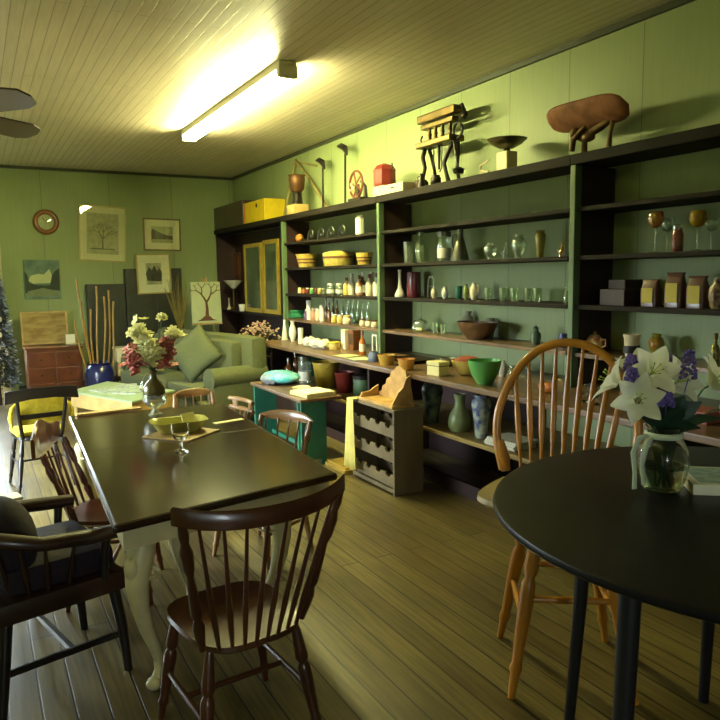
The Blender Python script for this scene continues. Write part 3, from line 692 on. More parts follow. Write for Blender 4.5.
def pillow(label, loc, rot, S, m, name='throw_pillow'):
    bm = nb(); n = 12; 
    g = {}
    for sgn in (-1, 1):
        for i in range(n+1):
            for j in range(n+1):
                u = -1+2*i/n; v = -1+2*j/n
                h = .2*((1-u**4)*(1-v**4))**.6; e = 1-.06*(1-abs(u*v))
                key = (i, j, 0 if (i in (0, n) or j in (0, n)) else sgn)
                if key not in g: g[key] = bm.verts.new((u*S/2*e, v*S/2*e, sgn*h*S/2*1.3))
    def gv(i, j, s): return g[(i, j, 0 if (i in (0, n) or j in (0, n)) else s)]
    for s in (-1, 1):
        for i in range(n):
            for j in range(n): bm.faces.new([gv(i, j, s), gv(i+1, j, s), gv(i+1, j+1, s), gv(i, j+1, s)][::s])
    o = obj(name, bm, m, smooth='all', loc=loc, rot=rot); return tag(o, label, 'cushion')
pil = pillow('large plain sage cushion standing on its corner on the sofa', (2.05, 8.25, .80), (0, 0, 0), .50, pil_m)
def lean(o, n, roll):
    n = Vector(n).normalized(); up = (Vector((0, 0, 1))-n*n.z).normalized(); sd = up.cross(n)
    o.rotation_euler = (Matrix((sd, up, n)).transposed() @ Matrix.Rotation(roll, 3, 'Z')).to_euler()
pil.location = (2.13, 7.74, .80); lean(pil, (-.62, -.70, .30), math.radians(42))
pil2 = pillow('small yellow-edged cushion leaning behind the large sage cushion', (2.02, 8.72, .66), (0, 0, 0), .34, mat('yellowish_cushion', (150, 146, 60), .85, noise=.2, bump=.2))
pil2.location = (1.93, 8.62, .67); lean(pil2, (-.9, -.2, .35), math.radians(10))

# ------------------------------------------------------------------ against the back wall
YW = YB-.001
def picture(label, x0, x1, z0, z1, fm, art, tilt=0, fw=.03, matw=.06, cat='picture', matm=None, name='framed_picture', Y=None, group=None, glz=True):
    w = x1-x0; h = z1-z0
    T = thing(name, label, cat, ((x0+x1)/2, (Y or YW)-.016, (z0+z1)/2), (0, math.radians(tilt), 0), group)
    obj('frame', frame_bm(w, h, fw, .03), fm, T)
    if matw: obj('mat_board', box(nb(), (0, .006, 0), (w-2*fw, .006, h-2*fw)), matm or mat('ivory_mat_board', (240, 232, 192), .7), T)
    a = obj('print', box(nb(), (0, .0015 if matw else .006, 0), (w-2*fw-2*matw, .003 if matw else .006, h-2*fw-2*matw)), art, T)
    if glz: obj('glazing', box(nb(), (0, -.008, 0), (w-2*fw, .002, h-2*fw)), pane_m, T)
    return T, a
fr_y = mat('thin_gilt_frame', (176, 160, 96), .4, metal=.2, noise=.1); fr_b = mat('olive_wood_frame', (120, 104, 54), .45, noise=.2)
sk = mat('pencil_sketch', (212, 206, 164), .7, rgb2=(190, 184, 144), nscale=14); skd = mat('dark_sketch', (196, 190, 148), .7, rgb2=(160, 154, 116), nscale=12)
def art(a, m, build, y=-.0015):
    bm = nb(); build(bm); o = obj('drawing', bm, m, a); o.location = (0, y, 0); return o
_, A1 = picture('large pencil drawing of a tree in a thin pale frame, hung slightly crooked', 1.39, 2.05, 1.91, 2.72, fr_y, sk, 3, .018, .09)
_, A2 = picture('small landscape print with a wide mat, upper right of the back-wall pictures', 2.30, 2.87, 2.07, 2.56, fr_b, mat('landscape_sketch', (190, 186, 140), .7, rgb2=(164, 158, 116), nscale=5), 1, .022, .10)
_, A3 = picture('small cottage print in a pale frame hanging in front of the dark cabinet', 2.14, 2.65, 1.42, 2.02, fr_y, skd, -1, .02, .12, Y=10.80)
RP = Matrix.Rotation(PI/2, 4, 'X')
gr1 = mat('pencil_grey', (140, 136, 104), .7, noise=.3, nscale=30); gr2 = mat('ink_grey', (84, 80, 62), .7, noise=.4, nscale=20)
def d1(bm):
    random.seed(3)
    def go(p, an, l, r, k):
        q = (p[0]+l*math.sin(an), p[1]+l*math.cos(an)); tube(bm, [(p[0], 0, p[1]), (q[0], 0, q[1])], [r, r*.6], 5, flat=((0, 1, 0), .1))
        if k:
            for s in (-1, 0, 1): go(q, an+s*random.uniform(.4, .8)+random.uniform(-.1, .1), l*.70, r*.6, k-1)
    go((0, -.22), 0, .14, .014, 4); prism(bm, [(-.18, -.23), (.18, -.23), (.16, -.215), (-.15, -.21)], .001, RP)
art(A1, gr1, d1)
def d2(bm): prism(bm, [(-.16, -.07), (.16, -.07), (.16, -.02), (.05, .0), (-.03, .03), (-.09, .06), (-.14, .09), (-.16, .05)], .001, RP)
art(A2, gr2, d2)
def d3(bm): prism(bm, [(-.10, -.10), (.11, -.12), (.12, .02), (.08, .10), (.05, .04), (.01, .13), (-.03, .05), (-.07, .11), (-.12, .0)], .001, RP)
art(A3, gr2, d3)
# unframed canvas: sky, snowy bank and dark trees
CV = thing('landscape_painting', 'small frameless landscape painting of a pale lake and dark trees, below the clock', 'painting', (.86, YW-.016, 1.66), (0, math.radians(1), 0))
obj('canvas', box(nb(), (0, 0, 0), (.47, .03, .55), bev=.004), mat('teal_sky_paint', (116, 140, 122), .6, rgb2=(86, 112, 104), nscale=6), CV)
def flatp(nm, pts, m, par, y=-.0165): return obj(nm, prism(nb(), pts, .0015, Matrix.Translation((0, y, 0)) @ Matrix.Rotation(PI/2, 4, 'X')), m, par)
flatp('painted_hill', [(-.18, -.02), (-.15, .05), (-.05, .08), (.02, .07), (.10, .15), (.14, .02), (.1, -.05), (-.12, -.06)], mat('pale_paint', (196, 204, 150), .6, noise=.1), CV)
flatp('painted_trees', [(-.225, -.2), (-.225, .12), (-.19, .06), (-.17, -.05), (-.06, -.085), (.1, -.08), (.13, .06), (.17, .12), (.225, .16), (.225, -.16), (.08, -.14)], mat('dark_tree_paint', (46, 62, 42), .6, noise=.3), CV, -.0182)
flatp('painted_water', [(-.2, -.24), (-.2, -.17), (.0, -.12), (.2, -.17), (.2, -.24)], mat('grey_water_paint', (124, 134, 96), .6, noise=.15), CV, -.02)
CK = thing('wall_clock', 'small round wall clock with a brown wooden rim, high on the back wall', 'clock', (.96, YW, 2.47), 0)
RX = Matrix.Rotation(PI/2, 4, 'X')
obj('clock_rim', lathe(nb(), [(.105, 0), (.17, 0), (.175, .02), (.165, .04), (.14, .05), (.115, .04), (.105, .02), (.105, 0)], 40, M=RX), mat('brown_rim', (134, 84, 36), .3, noise=.2, coat=.4), CK, True)
obj('clock_face', lathe(nb(), [(0, .004), (.108, .004), (.108, .012), (0, .012)], 32, M=RX), mat('clock_dial', (196, 196, 140), .4, noise=.05), CK)
bm = nb()
for a, l in ((60, .05), (-35, .075)):
    q = Matrix.Rotation(math.radians(a), 3, 'Y'); c = q @ Vector((0, 0, l/2)); box(bm, (0, 0, 0), (.008, .002, l), rot=q); bmesh.ops.translate(bm, vec=(c.x, -.015, c.z), verts=bm.verts[-8:])
for k in range(12):
    a = k*PI/6; box(bm, (.09*math.sin(a), -.0135, .09*math.cos(a)), (.006, .002, .006))
obj('clock_hands', bm, black_m, CK)
obj('clock_glass', lathe(nb(), [(0, .03), (.06, .028), (.106, .02), (.106, .018), (.06, .026), (0, .028)], 32, M=RX), pane_m, CK, True)
# stepped dark cabinet
CB = thing('dark_cabinet', 'broad dark stepped cabinet standing against the back wall behind the sofa', 'cabinet', (2.13, 10.885, 0))
dk = mat('charcoal_green_paint', (44, 48, 36), .45, noise=.25)
obj('low_body', box(nb(), (-.43, 0, .79), (.54, .12, 1.58), bev=.008), dk, CB); obj('tall_body', box(nb(), (.27, 0, .90), (.84, .14, 1.80), bev=.008), dk, CB)
for x in (-.45, .05, .47): obj('panel', box(nb(), (x, -.075 if x > 0 else -.065, .85), (.34, .012, 1.1), bev=.003), mat('charcoal_panel', (50, 54, 40), .4, noise=.2), CB)
tag(obj('cream_box', box(box(nb(), (0, 0, .19), (.44, .30, .38), bev=.006), (0, 0, .375), (.46, .32, .03), bev=.004), cream, loc=(1.90, 10.25, .30)), 'cream storage box on the dark trunk between the bamboo pot and the sofa', 'box')
TR = thing('storage_trunk', 'low dark trunk under the cream box', 'trunk', (1.90, 10.25, 0)); obj('trunk_body', box(nb(), (0, 0, .14), (.5, .36, .28), bev=.01), wood_dark, TR); obj('trunk_lid', box(nb(), (0, 0, .289), (.52, .38, .02), bev=.004), wood_dark, TR)
# chest of drawers, left
CH = thing('low_chest', 'low reddish-brown chest of drawers against the back wall, left of the bamboo pot', 'chest', (.90, 10.55, 0))
obj('carcase', box(nb(), (0, 0, .37), (.70, .50, .70), bev=.01), wood_red, CH); obj('chest_top', box(nb(), (0, 0, .73), (.74, .54, .025), bev=.006), wood_red, CH)
for r in range(3):
    for s in (-1, 1):
        dr = obj('drawer', box(nb(), (s*.17, -.256, .15+r*.215), (.32, .02, .19), bev=.006), mat('drawer_front', (104, 52, 26), .3, noise=.35, nscale=5, coat=.4), CH)
        bm = nb(); ell(bm, (s*.17, -.278, .15+r*.215), (.018, .016, .018)); obj('knob', bm, brass, dr, True)
PC = thing('leaning_print', 'tan print in a pale wooden frame leaning on top of the low chest', 'picture', (.83, 10.70, .985), (math.radians(-8), 0, 0))
obj('frame', frame_bm(.60, .46, .022, .02), wood_pale, PC); obj('print', box(nb(), (0, .004, 0), (.56, .008, .42)), mat('tan_print', (170, 148, 84), .6, rgb2=(140, 112, 56), nscale=5, stretch=(1, 1, 3)), PC)
tag(obj('white_card', box(nb(), (0, 0, .075), (.12, .004, .15), rot=Matrix.Rotation(math.radians(-8), 3, 'X')), paper, loc=(1.13, 10.46, .7437)), 'small white card propped at the right end of the low chest', 'card')
tag(obj('shallow_dish', lathe(nb(), opn([(.04, 0), (.08, .012), (.10, .03)], .004), 20, sx=1.2), cream, loc=(1.17, 10.36, .7432), smooth=True), 'shallow cream dish before the white card on the low chest', 'dish')
# bamboo poles in a blue pot
BP = thing('blue_pot', 'dark blue floor pot holding tall bamboo poles', 'pot', (1.42, 9.95, 0))
obj('pot_body', lathe(nb(), opn([(.12, 0), (.16, .1), (.195, .27), (.20, .38), (.18, .46), (.15, .50), (.165, .53)], .012), 28), mat('deep_blue_glaze', (34, 38, 92), .25, noise=.3, coat=.4), BP, True)
bamb = mat('bamboo', (170, 134, 58), .45, noise=.35, nscale=9, stretch=(1, 1, .5))
for i, (x, y, z) in enumerate([(-.20, .05, 1.66), (-.19, -.08, 1.36), (-.07, .09, 1.25), (.00, .0, 1.56), (.09, -.08, 1.42), (.19, .04, 1.50), (.24, -.05, 1.35), (-.27, .0, 1.1)]):
    a = Vector((x*.45, y*.8, .05)); b = Vector((x, y, z)); bm = nb(); n = 9; P = []; R = []
    for k in range(n+1):
        t = k/n; p = a.lerp(b, t)+Vector((.02*math.sin(t*5+i), 0, 0)); P += [p]; R += [.013 if k % 2 else .011]
    o = tag(obj('bamboo_pole', tube(bm, P, R, 8), bamb, smooth=True, loc=BP.location),
        ['tallest bamboo pole, leaning left out of the blue pot', 'second bamboo pole leaning left in the blue pot', 'short thin bamboo pole near the middle of the blue pot', 'tall upright bamboo pole in the middle of the blue pot', 'bamboo pole just right of the tall upright one in the blue pot', 'bamboo pole leaning right in the blue pot', 'rightmost leaning bamboo pole in the blue pot', 'short leftmost bamboo pole low in the blue pot'][i], 'bamboo pole', 'bamboo poles in the blue pot')
# reeds, right of the cabinet
RD = thing('dried_reeds', 'spray of dried reeds in a slim floor vase, left of the tree painting', 'dried plant', (2.62, 10.25, 0))
obj('floor_vase', lathe(nb(), opn([(.07, 0), (.09, .1), (.10, .5), (.06, .75), (.05, .85), (.06, .88)], .008), 20), wood_dark, RD, True)
bm = nb()
for k in range(26):
    a = random.uniform(0, 6.28); r = random.uniform(.02, .26); h = random.uniform(1.35, 1.72)
    tube(bm, [(0, 0, .3), (r*.2*math.cos(a)*.5, .03*math.sin(a), .9), (r*.6*math.cos(a)-.02, r*.3*math.sin(a), 1.25), (r*math.cos(a)-.03, r*.5*math.sin(a), h)], [.004, .004, .005, .002], 5)
obj('reed_stalks', bm, mat('dry_reed', (140, 124, 60), .7, noise=.3), RD)
# decorated dark tree at the far left
XT = thing('artificial_tree', 'dark bushy artificial tree with pale ornaments, cut by the left edge of the photograph', 'tree', (.20, 10.35, 0)); XT.scale = (.58, .58, 1)
obj('trunk', tube(nb(), [(0, 0, 0), (0, 0, 1.6)], [.04, .015]), wood_dark, XT, True)
bm = nb()
for k in range(4200):
    h = random.random(); z = .25+1.65*h; R_ = .42*(1-h)**.6+.05; a = random.uniform(0, 6.28); r = R_*random.uniform(.35, 1)
    p = Vector((r*math.cos(a), r*math.sin(a), z)); d = Vector((math.cos(a), math.sin(a), random.uniform(-.6, .3)))*.08
    s_ = Vector((-math.sin(a), math.cos(a), .3))*.022; bm.faces.new([bm.verts.new(q) for q in (p-s_, p+d, p+s_, p-d*.4)])
f_ = obj('foliage', bm, mat('dark_needles', (40, 48, 40), .6, noise=.4, nscale=30), XT)
for k, (x, y, z) in enumerate([(.10, -.28, .95), (.12, -.25, 1.15), (.05, -.3, .78), (.2, -.2, .7)]):
    bm = nb(); ell(bm, (x, y, z), (.035, .035, .035)); obj('ornament', bm, white_ce, XT, True)
# easel with the tree painting
EA = thing('tabletop_easel', 'wooden easel standing behind the sofa by the corner', 'easel', (2.98, 10.15, 0))
for p0, p1 in (((-.22, -.05, 0), (-.02, 0, 1.66)), ((.22, -.05, 0), (.02, 0, 1.66)), ((0, .42, 0), (0, .01, 1.62))): obj('leg', tube(nb(), [p0, p1], .012, 8), wood_pale, EA, True)
obj('ledge', box(nb(), (0, -.06, .975), (.44, .07, .022), bev=.003), wood_pale, EA)
TP = thing('tree_painting', 'painting of a bare brown tree on a pale ground, standing on the easel', 'painting', (2.98, 10.105, 1.288), (math.radians(-4), 0, 0))
obj('canvas', box(nb(), (0, 0, 0), (.44, .025, .60), bev=.003), mat('pale_green_canvas', (192, 200, 150), .6, noise=.08), TP)
bmT = nb()
def br_(p, d, l, r, k):
    q = p+d*l; tube(bmT, [(p.x, -.0135, p.z), ((p.x+q.x)/2+.006, -.0135, (p.z+q.z)/2), (q.x, -.0135, q.z)], [r, r*.8, r*.6], 6, flat=((0, 1, 0), .12))
    if k:
        for s in (-1, 1):
            dd = Matrix.Rotation(s*random.uniform(.35, .75), 3, 'Y') @ d; br_(q, dd, l*.68, r*.6, k-1)
br_(Vector((0, 0, -.2)), Vector((0, 0, 1)), .2, .032, 4)
prism(bmT, [(-.16, -.27), (-.10, -.25), (-.04, -.20), (.04, -.20), (.09, -.25), (.16, -.27)], .001, Matrix.Translation((0, -.0128, 0)) @ Matrix.Rotation(PI/2, 4, 'X'))
obj('painted_tree', bmT, mat('brown_tree_paint', (92, 56, 34), .6), TP)
# ------------------------------------------------------------------ small wares
def PR(kind, r, h):
    return {
    'tumbler': [(r*.75, 0), (r*.8, h*.05), (r, h)],
    'cyl': [(r*.96, 0), (r, h*.04), (r, h*.96), (r*.97, h)],
    'bowl': [(r*.45, 0), (r*.5, h*.06), (r*.8, h*.4), (r*.96, h*.8), (r, h), ],
    'crock': [(r*.7, 0), (r*.76, h*.1), (r*.95, h*.85), (r*1.04, h*.9), (r*1.04, h)],
    'bucket': [(r*.72, 0), (r*.75, h*.05), (r*.97, h*.93), (r*1.03, h*.94), (r*1.03, h)],
    'pear': [(r*.7, 0), (r*.93, h*.10), (r, h*.26), (r*.86, h*.45), (r*.5, h*.63), (r*.4, h*.8), (r*.52, h)],
    'vase': [(r*.55, 0), (r*.6, h*.05), (r*.95, h*.3), (r, h*.45), (r*.75, h*.68), (r*.42, h*.82), (r*.45, h*.92), (r*.6, h)],
    'tallvase': [(r*.6, 0), (r*.62, h*.05), (r*.7, h*.3), (r, h*.75), (r*.95, h*.85), (r*.7, h*.93), (r*.85, h)],
    'budvase': [(r*.9, 0), (r, h*.04), (r*.85, h*.14), (r*.4, h*.32), (r*.28, h*.55), (r*.27, h*.9), (r*.4, h)],
    'bottle': [(r*.92, 0), (r, h*.05), (r, h*.55), (r*.8, h*.66), (r*.36, h*.76), (r*.32, h*.92), (r*.4, h)],
    'slim': [(r*.92, 0), (r, h*.05), (r, h*.4), (r*.7, h*.58), (r*.3, h*.75), (r*.28, h*.95), (r*.36, h)],
    'jar': [(r*.9, 0), (r, h*.06), (r, h*.72), (r*.8, h*.82), (r*.78, h)],
    'ginger': [(r*.6, 0), (r*.8, h*.15), (r, h*.45), (r*.9, h*.7), (r*.5, h*.84), (r*.52, h)],
    'cone': [(r, 0), (r, h*.05), (r*.55, h*.55), (r*.3, h*.8), (r*.36, h)],
    'urn': [(r*.7, 0), (r*.75, h*.03), (r*.45, h*.10), (r*.9, h*.4), (r, h*.62), (r*.8, h*.8), (r*.5, h*.88), (r*.6, h)]}[kind]
def ware(name, label, cat, X, z, Y, r, h, kind, m, group=None, cap=None, capname='cap', lab=None, handle=None, flute=0, t=None, seg=18, lid=None):
    """a small turned object; with parts (cap, label band, handle) it becomes a parented thing"""
    pr = PR(kind, r, h); t = t or min(.004, r*.15)
    if not (cap or lab or handle or lid): return V(name, label, cat, (X, Y, z+.0005), pr, m, t, group, seg, flute=flute)
    T = thing(name, label, cat, (X, Y, z+.0005), 0, group)
    obj('body', lathe(nb(), opn(pr, t), seg, flute=flute), m, T, True)
    rt = pr[-1][0]
    if cap: obj(capname, lathe(nb(), [(0, h*.9), (rt*1.1, h*.9), (rt*1.12, h*1.08), (rt*.9, h*1.11), (0, h*1.11)], 14), cap, T, True)
    if lid: obj('lid', lathe(nb(), [(0, h), (rt*1.06, h), (rt*1.0, h*1.06), (rt*.5, h*1.14), (rt*.12, h*1.16), (rt*.2, h*1.22), (rt*.12, h*1.27), (0, h*1.27)], 18), lid, T, True)
    if lab: obj('paper_label', lathe(nb(), [(r*1.0, h*.15), (r*1.025, h*.15), (r*1.025, h*.5), (r*1.0, h*.5), (r, h*.15)], 18), lab, T, True)
    if handle:
        s = handle if handle in (1, -1) else 1
        obj('handle', tube(nb(), [(0, s*r*.8, h*.85), (0, s*r*1.45, h*.82), (0, s*r*1.5, h*.5), (0, s*r*.85, h*.25)], r*.12, 8), m, T, True)
    return T
def bird(name, label, X, z, Y, r, h, m, group=None, cat='figurine'):
    T = thing(name, label, cat, (X, Y, z+.0005), 0, group)
    bm = nb(); lathe(bm, [(0, 0), (r*.5, 0), (r*.45, h*.08), (r*.15, h*.14), (0, h*.14)], 14)
    tube(bm, [(0, r*.9, h*.5), (0, r*.5, h*.38), (0, 0, h*.3), (0, -r*.45, h*.42), (0, -r*.5, h*.7), (0, -r*.55, h*.86)], [r*.1, r*.3, r*.5, r*.45, r*.25, r*.2], 12)
    tube(bm, [(0, 0, h*.1), (0, 0, h*.3)], r*.15, 8)
    ell(bm, (0, -r*.58, h*.88), (r*.22, r*.28, h*.1)); obj('body', bm, m, T, True)
    bm = nb(); tube(bm, [(0, -r*.8, h*.88), (0, -r*1.1, h*.85)], [r*.08, r*.02], 6); obj('beak', bm, m, T, True)
    return T
S4, S3, S2, S1, TP_ = 1.13, 1.44, 1.755, 2.06, 2.39
CTZ, LSZ = .9, .48
G = 'glassware on the upper shelf of the middle bay'
# --- middle bay, upper glass shelf
ware('tumbler_glass', 'tall clear tumbler at the left end of the middle bay glass shelf', 'glass', 3.56, S2, 5.508, 0.052, 0.197, 'tumbler', glass)
ware('cut_glass_vase', 'pale green fluted glass vase beside the tall clear tumbler', 'vase', 3.56, S2, 5.307, 0.046, 0.274, 'vase', glass_g, flute=.12)
ware('storm_lantern', 'clear straight glass lantern with a metal lid, left of the conical pitcher', 'lantern', 3.58, S2, 4.977, 0.057, 0.236, 'cyl', glass, cap=steel, capname='lid', lab=white_ce)
T = ware('conical_pitcher', 'tall conical metal pitcher with a dark handle on the glass shelf', 'pitcher', 3.56, S2, 4.721, 0.076, 0.261, 'cone', steel, handle=1)
T = ware('glass_compote', 'low clear stemmed compote in the middle of the glass shelf', 'glass', 3.56, S2, 4.330, 0.055, 0.135, 'urn', glass)
ware('stemmed_bowl', 'wide clear stemmed bowl just left of the tall amber vase', 'glass', 3.56, S2, 4.004, 0.060, 0.180, 'urn', glass)
ware('amber_glass_vase', 'tall pale amber glass vase near the right of the middle bay glass shelf', 'vase', 3.56, S2, 3.781, 0.040, 0.195, 'tallvase', mat('pale_amber_glass', (225, 210, 120), .06, trans=.8))
bird('glass_bird', 'small amber glass bird figurine at the right end of the glass shelf', 3.56, S2, 3.583, 0.031, 0.105, glass_a)
bird('glass_swan', 'clear glass swan figurine between the compote and the stemmed bowl', 3.62, S2, 4.245, 0.047, 0.141, glass)
# --- middle bay, shelf 3
ware('bud_vase', 'white porcelain bud vase with a long neck', 'vase', 3.54, S3, 5.635, 0.052, 0.258, 'budvase', white_ce)
ware('maroon_tumbler', 'tall maroon glass tumbler beside the white bud vase', 'glass', 3.60, S3, 5.484, 0.066, 0.235, 'cyl', mat('maroon_glaze', (92, 28, 36), .25, noise=.2, coat=.4))
T = thing('wire_basket_stand', 'little white wire stand behind the small cream figurines', 'stand', (3.66, 5.291, S3+.0005))
bm = nb()
for sx in (-1, 1): tube(bm, [(0, sx*.05, 0), (0, sx*.045, .15), (0, sx*.02, .19), (0, -sx*.03, .18)], .003, 6)
tube(bm, [(0, -.05, .10), (0, .05, .10)], .003, 6); obj('wire', bm, white_ce, T, True)
ware('small_cream_jug', 'tiny cream jug below the white wire stand', 'jug', 3.55, S3, 5.086, 0.027, 0.097, 'vase', cream, handle=1)
ware('small_cream_jug', 'tiny white jug right of the white wire stand', 'jug', 3.55, S3, 4.921, 0.030, 0.104, 'vase', white_ce, handle=1)
ware('blue_green_glass', 'small blue-green tumbler left of the cream pitcher', 'glass', 3.56, S3, 4.734, 0.029, 0.110, 'tumbler', mat('blue_green_glass', (70, 140, 120), .08, trans=.6))
ware('mottled_vase', 'small mottled green vase touching the cream pitcher on its left', 'vase', 3.56, S3, 4.639, 0.025, 0.125, 'vase', mat('mottled_green', (150, 160, 90), .4, noise=.4, nscale=40))
ware('cream_pitcher', 'cream pitcher with a handle in the middle of the third shelf', 'pitcher', 3.56, S3, 4.532, 0.037, 0.139, 'ginger', cream, handle=-1)
for k, (px, lb) in enumerate([(488, 'small clear tumbler nearest the cream pitcher'), (503, 'second small clear tumbler right of the cream pitcher'), (514, 'third small clear tumbler right of the cream pitcher'), (528, 'fourth small clear tumbler right of the cream pitcher'), (537, 'fifth small clear tumbler right of the cream pitcher')]):
    Yk = [4.367, 4.186, 4.060, 3.907, 3.812][k]
    ware('small_tumbler', lb, 'glass', 3.57, S3, Yk, .033, .098, 'tumbler', glass_g, group='small clear tumblers on the third shelf')
ware('green_bottle', 'slender pale green bottle at the right end of the third shelf', 'bottle', 3.50, S3, 3.458, 0.020, 0.122, 'slim', glass_g)
# --- middle bay, shelf 4
T = thing('glass_dome_dish', 'clear glass domed dish holding something cream, left on the low shelf', 'dish', (3.56, 5.307, S4+.0005))
obj('dish_base', lathe(nb(), opn([(.05, 0), (.085, .01), (.095, .025)], .004), 24), glass, T, True)
obj('dome', lathe(nb(), [(.086, .03), (.082, .07), (.06, .10), (.02, .118), (.008, .12), (.012, .14), (0, .142), (0, .116), (.02, .114), (.058, .096), (.079, .069), (.083, .03), (.086, .03)], 24), glass, T, True)
tag(obj('butter_block', box(nb(), (0, 0, .015), (.05, .09, .03), bev=.006), paper_y, loc=(3.56, 5.307, S4+.006)), 'cream block under the clear glass dome', 'food')
ware('small_jar_glass', 'small clear glass right of the domed dish', 'glass', 3.55, S4, 5.071, 0.027, 0.097, 'tumbler', glass_g)
ware('small_jar_glass', 'second small clear glass, nearer the big brown bowl', 'glass', 3.55, S4, 4.950, 0.026, 0.087, 'tumbler', glass_g)
bb = mat('brown_bowl_glaze', (92, 62, 34), .35, noise=.3, coat=.3)
(lambda Y_, r_, h_: V('large_brown_bowl', 'large brown wooden bowl on the lowest shelf of the middle bay', 'bowl', (3.51, Y_, S4+.0005), PR('bowl', r_, h_), bb, .004, None, 30, sx=.78, sy=1.3))(4.430, 0.160, 0.136)
T = ware('teal_figurine', 'grey-green little vase with a rounded lid, right of the large brown bowl', 'vase', 3.56, S4, 3.812, 0.040, 0.116, 'ginger', mat('grey_teal_glaze', (84, 104, 88), .3, noise=.3), lid=mat('grey_teal_glaze', (0, 0, 0)))
ware('blue_mug', 'small dark blue mug at the right end of the lowest shelf', 'mug', 3.56, S4, 3.536, 0.031, 0.097, 'cyl', blue_ce, handle=1)
ware('grey_teapot', 'pale teapot standing behind the large brown bowl', 'teapot', 3.685, S4, 4.774, 0.060, 0.205, 'ginger', mat('grey_ware', (140, 138, 110), .35, noise=.2), handle=-1)
ware('white_cup', 'pale cup behind the right side of the large brown bowl', 'cup', 3.69, S4, 4.488, 0.041, 0.156, 'tumbler', mat('grey_ware', (0, 0, 0)))

# --- striped-bowl bay
def striped_bowl(label, X, z, Y, r, h, name='striped_bowl'):
    T = thing(name, label, 'bowl', (X, Y, z+.0005)); pr = PR('bucket', r, h)
    obj('bowl_body', lathe(nb(), opn(pr, .006), 26), yellow_ce, T, True)
    for k in (.35, .6): rr = r*(.75+.22*(k-.05)/.88)+.001; obj('brown_stripe', lathe(nb(), [(rr-.002, h*(k-.06)), (rr+.0015, h*(k-.05)), (rr+.003, h*(k+.05)), (rr, h*(k+.06)), (rr-.002, h*(k-.06))], 26), wood_mid, T, True)
    return T
striped_bowl('brown-striped yellow bowl on the left of the second shelf, left of the big basket', 3.55, S2, 7.755, 0.134, 0.159)
striped_bowl('smaller striped yellow bowl right of the big lidded basket', 3.55, S2, 6.335, 0.089, 0.125)
T = thing('lidded_basket', 'big oval lidded basket with a brown band on the second shelf', 'basket', (3.57, 6.967, S2+.0005))
bk = mat('basket_straw', (214, 190, 96), .6, noise=.25, nscale=30, bump=.3)
obj('basket_body', lathe(nb(), opn([(.18, 0), (.19, .01), (.20, .11)], .008), 30, sx=.8, sy=1), bk, T, True); obj('basket_lid', lathe(nb(), [(0, .111), (.205, .111), (.205, .14), (.19, .15), (.12, .165), (0, .17)], 30, sx=.8), bk, T, True)
obj('brown_band', lathe(nb(), [(.192, .085), (.204, .085), (.206, .108), (.195, .108), (.192, .085)], 30, sx=.8), wood_mid, T, True)
# top shelf of this bay
T = thing('conch_shell', 'orange conch shell at the left end of the top shelf', 'shell', (3.52, 7.896, S1+.0005))
obj('shell_body', lathe(nb(), [(0, -.075), (.014, -.06), (.05, -.01), (.052, .02), (.032, .045), (.02, .06), (0, .085)], 18, c=(0, 0, .05), M=Matrix.Rotation(PI/2, 4, 'X'), flute=.08), mat('orange_shell', (196, 130, 56), .4, noise=.2), T, True)
for k, (px, lb) in enumerate([(313, 'first curled metal scroll from the conch shell on the top shelf'), (323, 'second curled metal scroll from the conch shell'), (333, 'third curled metal scroll from the conch shell'), (344, 'fourth curled metal scroll from the conch shell, nearest the white packet')]):
    Yk = [7.547, 7.274, 7.017, 6.750][k]
    T = thing('metal_scroll', lb, 'ornament', (3.52, Yk, S1+.0005), 0, 'curled scrolls on the top shelf')
    bm = nb(); pts = [(0, .08*math.cos(a)*(1-a/9), .075+.065*math.sin(a)*(1-a/9)) for a in [i*.35 for i in range(19)]]; tube(bm, [(0, .10, .006)]+pts, .010, 8); obj('scroll', bm, steel, T, True); obj('foot', box(nb(), (0, .02, .004), (.05, .12, .008), bev=.002), iron, T)
T = thing('white_packet', 'white packet standing at the right end of the top shelf', 'packet', (3.52, 6.367, S1+.0005)); obj('packet_body', box(nb(), (0, 0, .09), (.05, .10, .18), bev=.01), paper, T); obj('packet_fold', box(nb(), (0, 0, .188), (.012, .10, .03), bev=.003), paper, T)
# third shelf: spice tins then jars and bottles
spice = [wood_red, yellow_ce, glass_g, cream, mat('orange_spice', (200, 120, 50), .5), red_p, green_ce]
ords = ['first', 'second', 'third', 'fourth', 'fifth', 'sixth', 'seventh', 'eighth', 'ninth', 'tenth', 'eleventh', 'twelfth']
YS = [8.375, 8.245, 8.118, 7.994, 7.873, 7.755, 7.640, 7.527, 7.417, 7.310]
for k, y in enumerate(YS):
    ware('spice_jar', '%s small spice jar from the left post on the third shelf' % ords[k], 'jar', 3.55, S3, y, .024, .062, 'jar', spice[k % 7], group='spice jars on the third shelf', cap=[paper_y, wood_mid, white_ce][k % 3], seg=12)
for k, (y, lb) in enumerate([(7.127, 'squat green-glass jar with white lid right of the spice jars'), (6.903, 'second squat green-glass jar with white lid, left of the tall bottles')]):
    ware('lidded_jar', lb, 'jar', 3.55, S3, y, .047, .115, 'jar', glass_g, group='squat jars on the third shelf', cap=white_ce, lab=paper)
tb = [(6.755, .04, .17, 'yellow'), (6.714, .045, .21, 'cream'), (6.468, .04, .19, 'rose'), (6.467, .04, .22, 'brown'), (6.254, .04, .20, 'cream'), (6.275, .045, .22, 'pale'), (6.107, .04, .21, 'white')]
bcol = {'yellow': yellow_ce, 'cream': cream, 'rose': mat('rose_glaze', (190, 140, 110), .3), 'brown': glass_b, 'pale': mat('pale_syrup', (226, 214, 150), .25, noise=.1), 'white': white_ce}
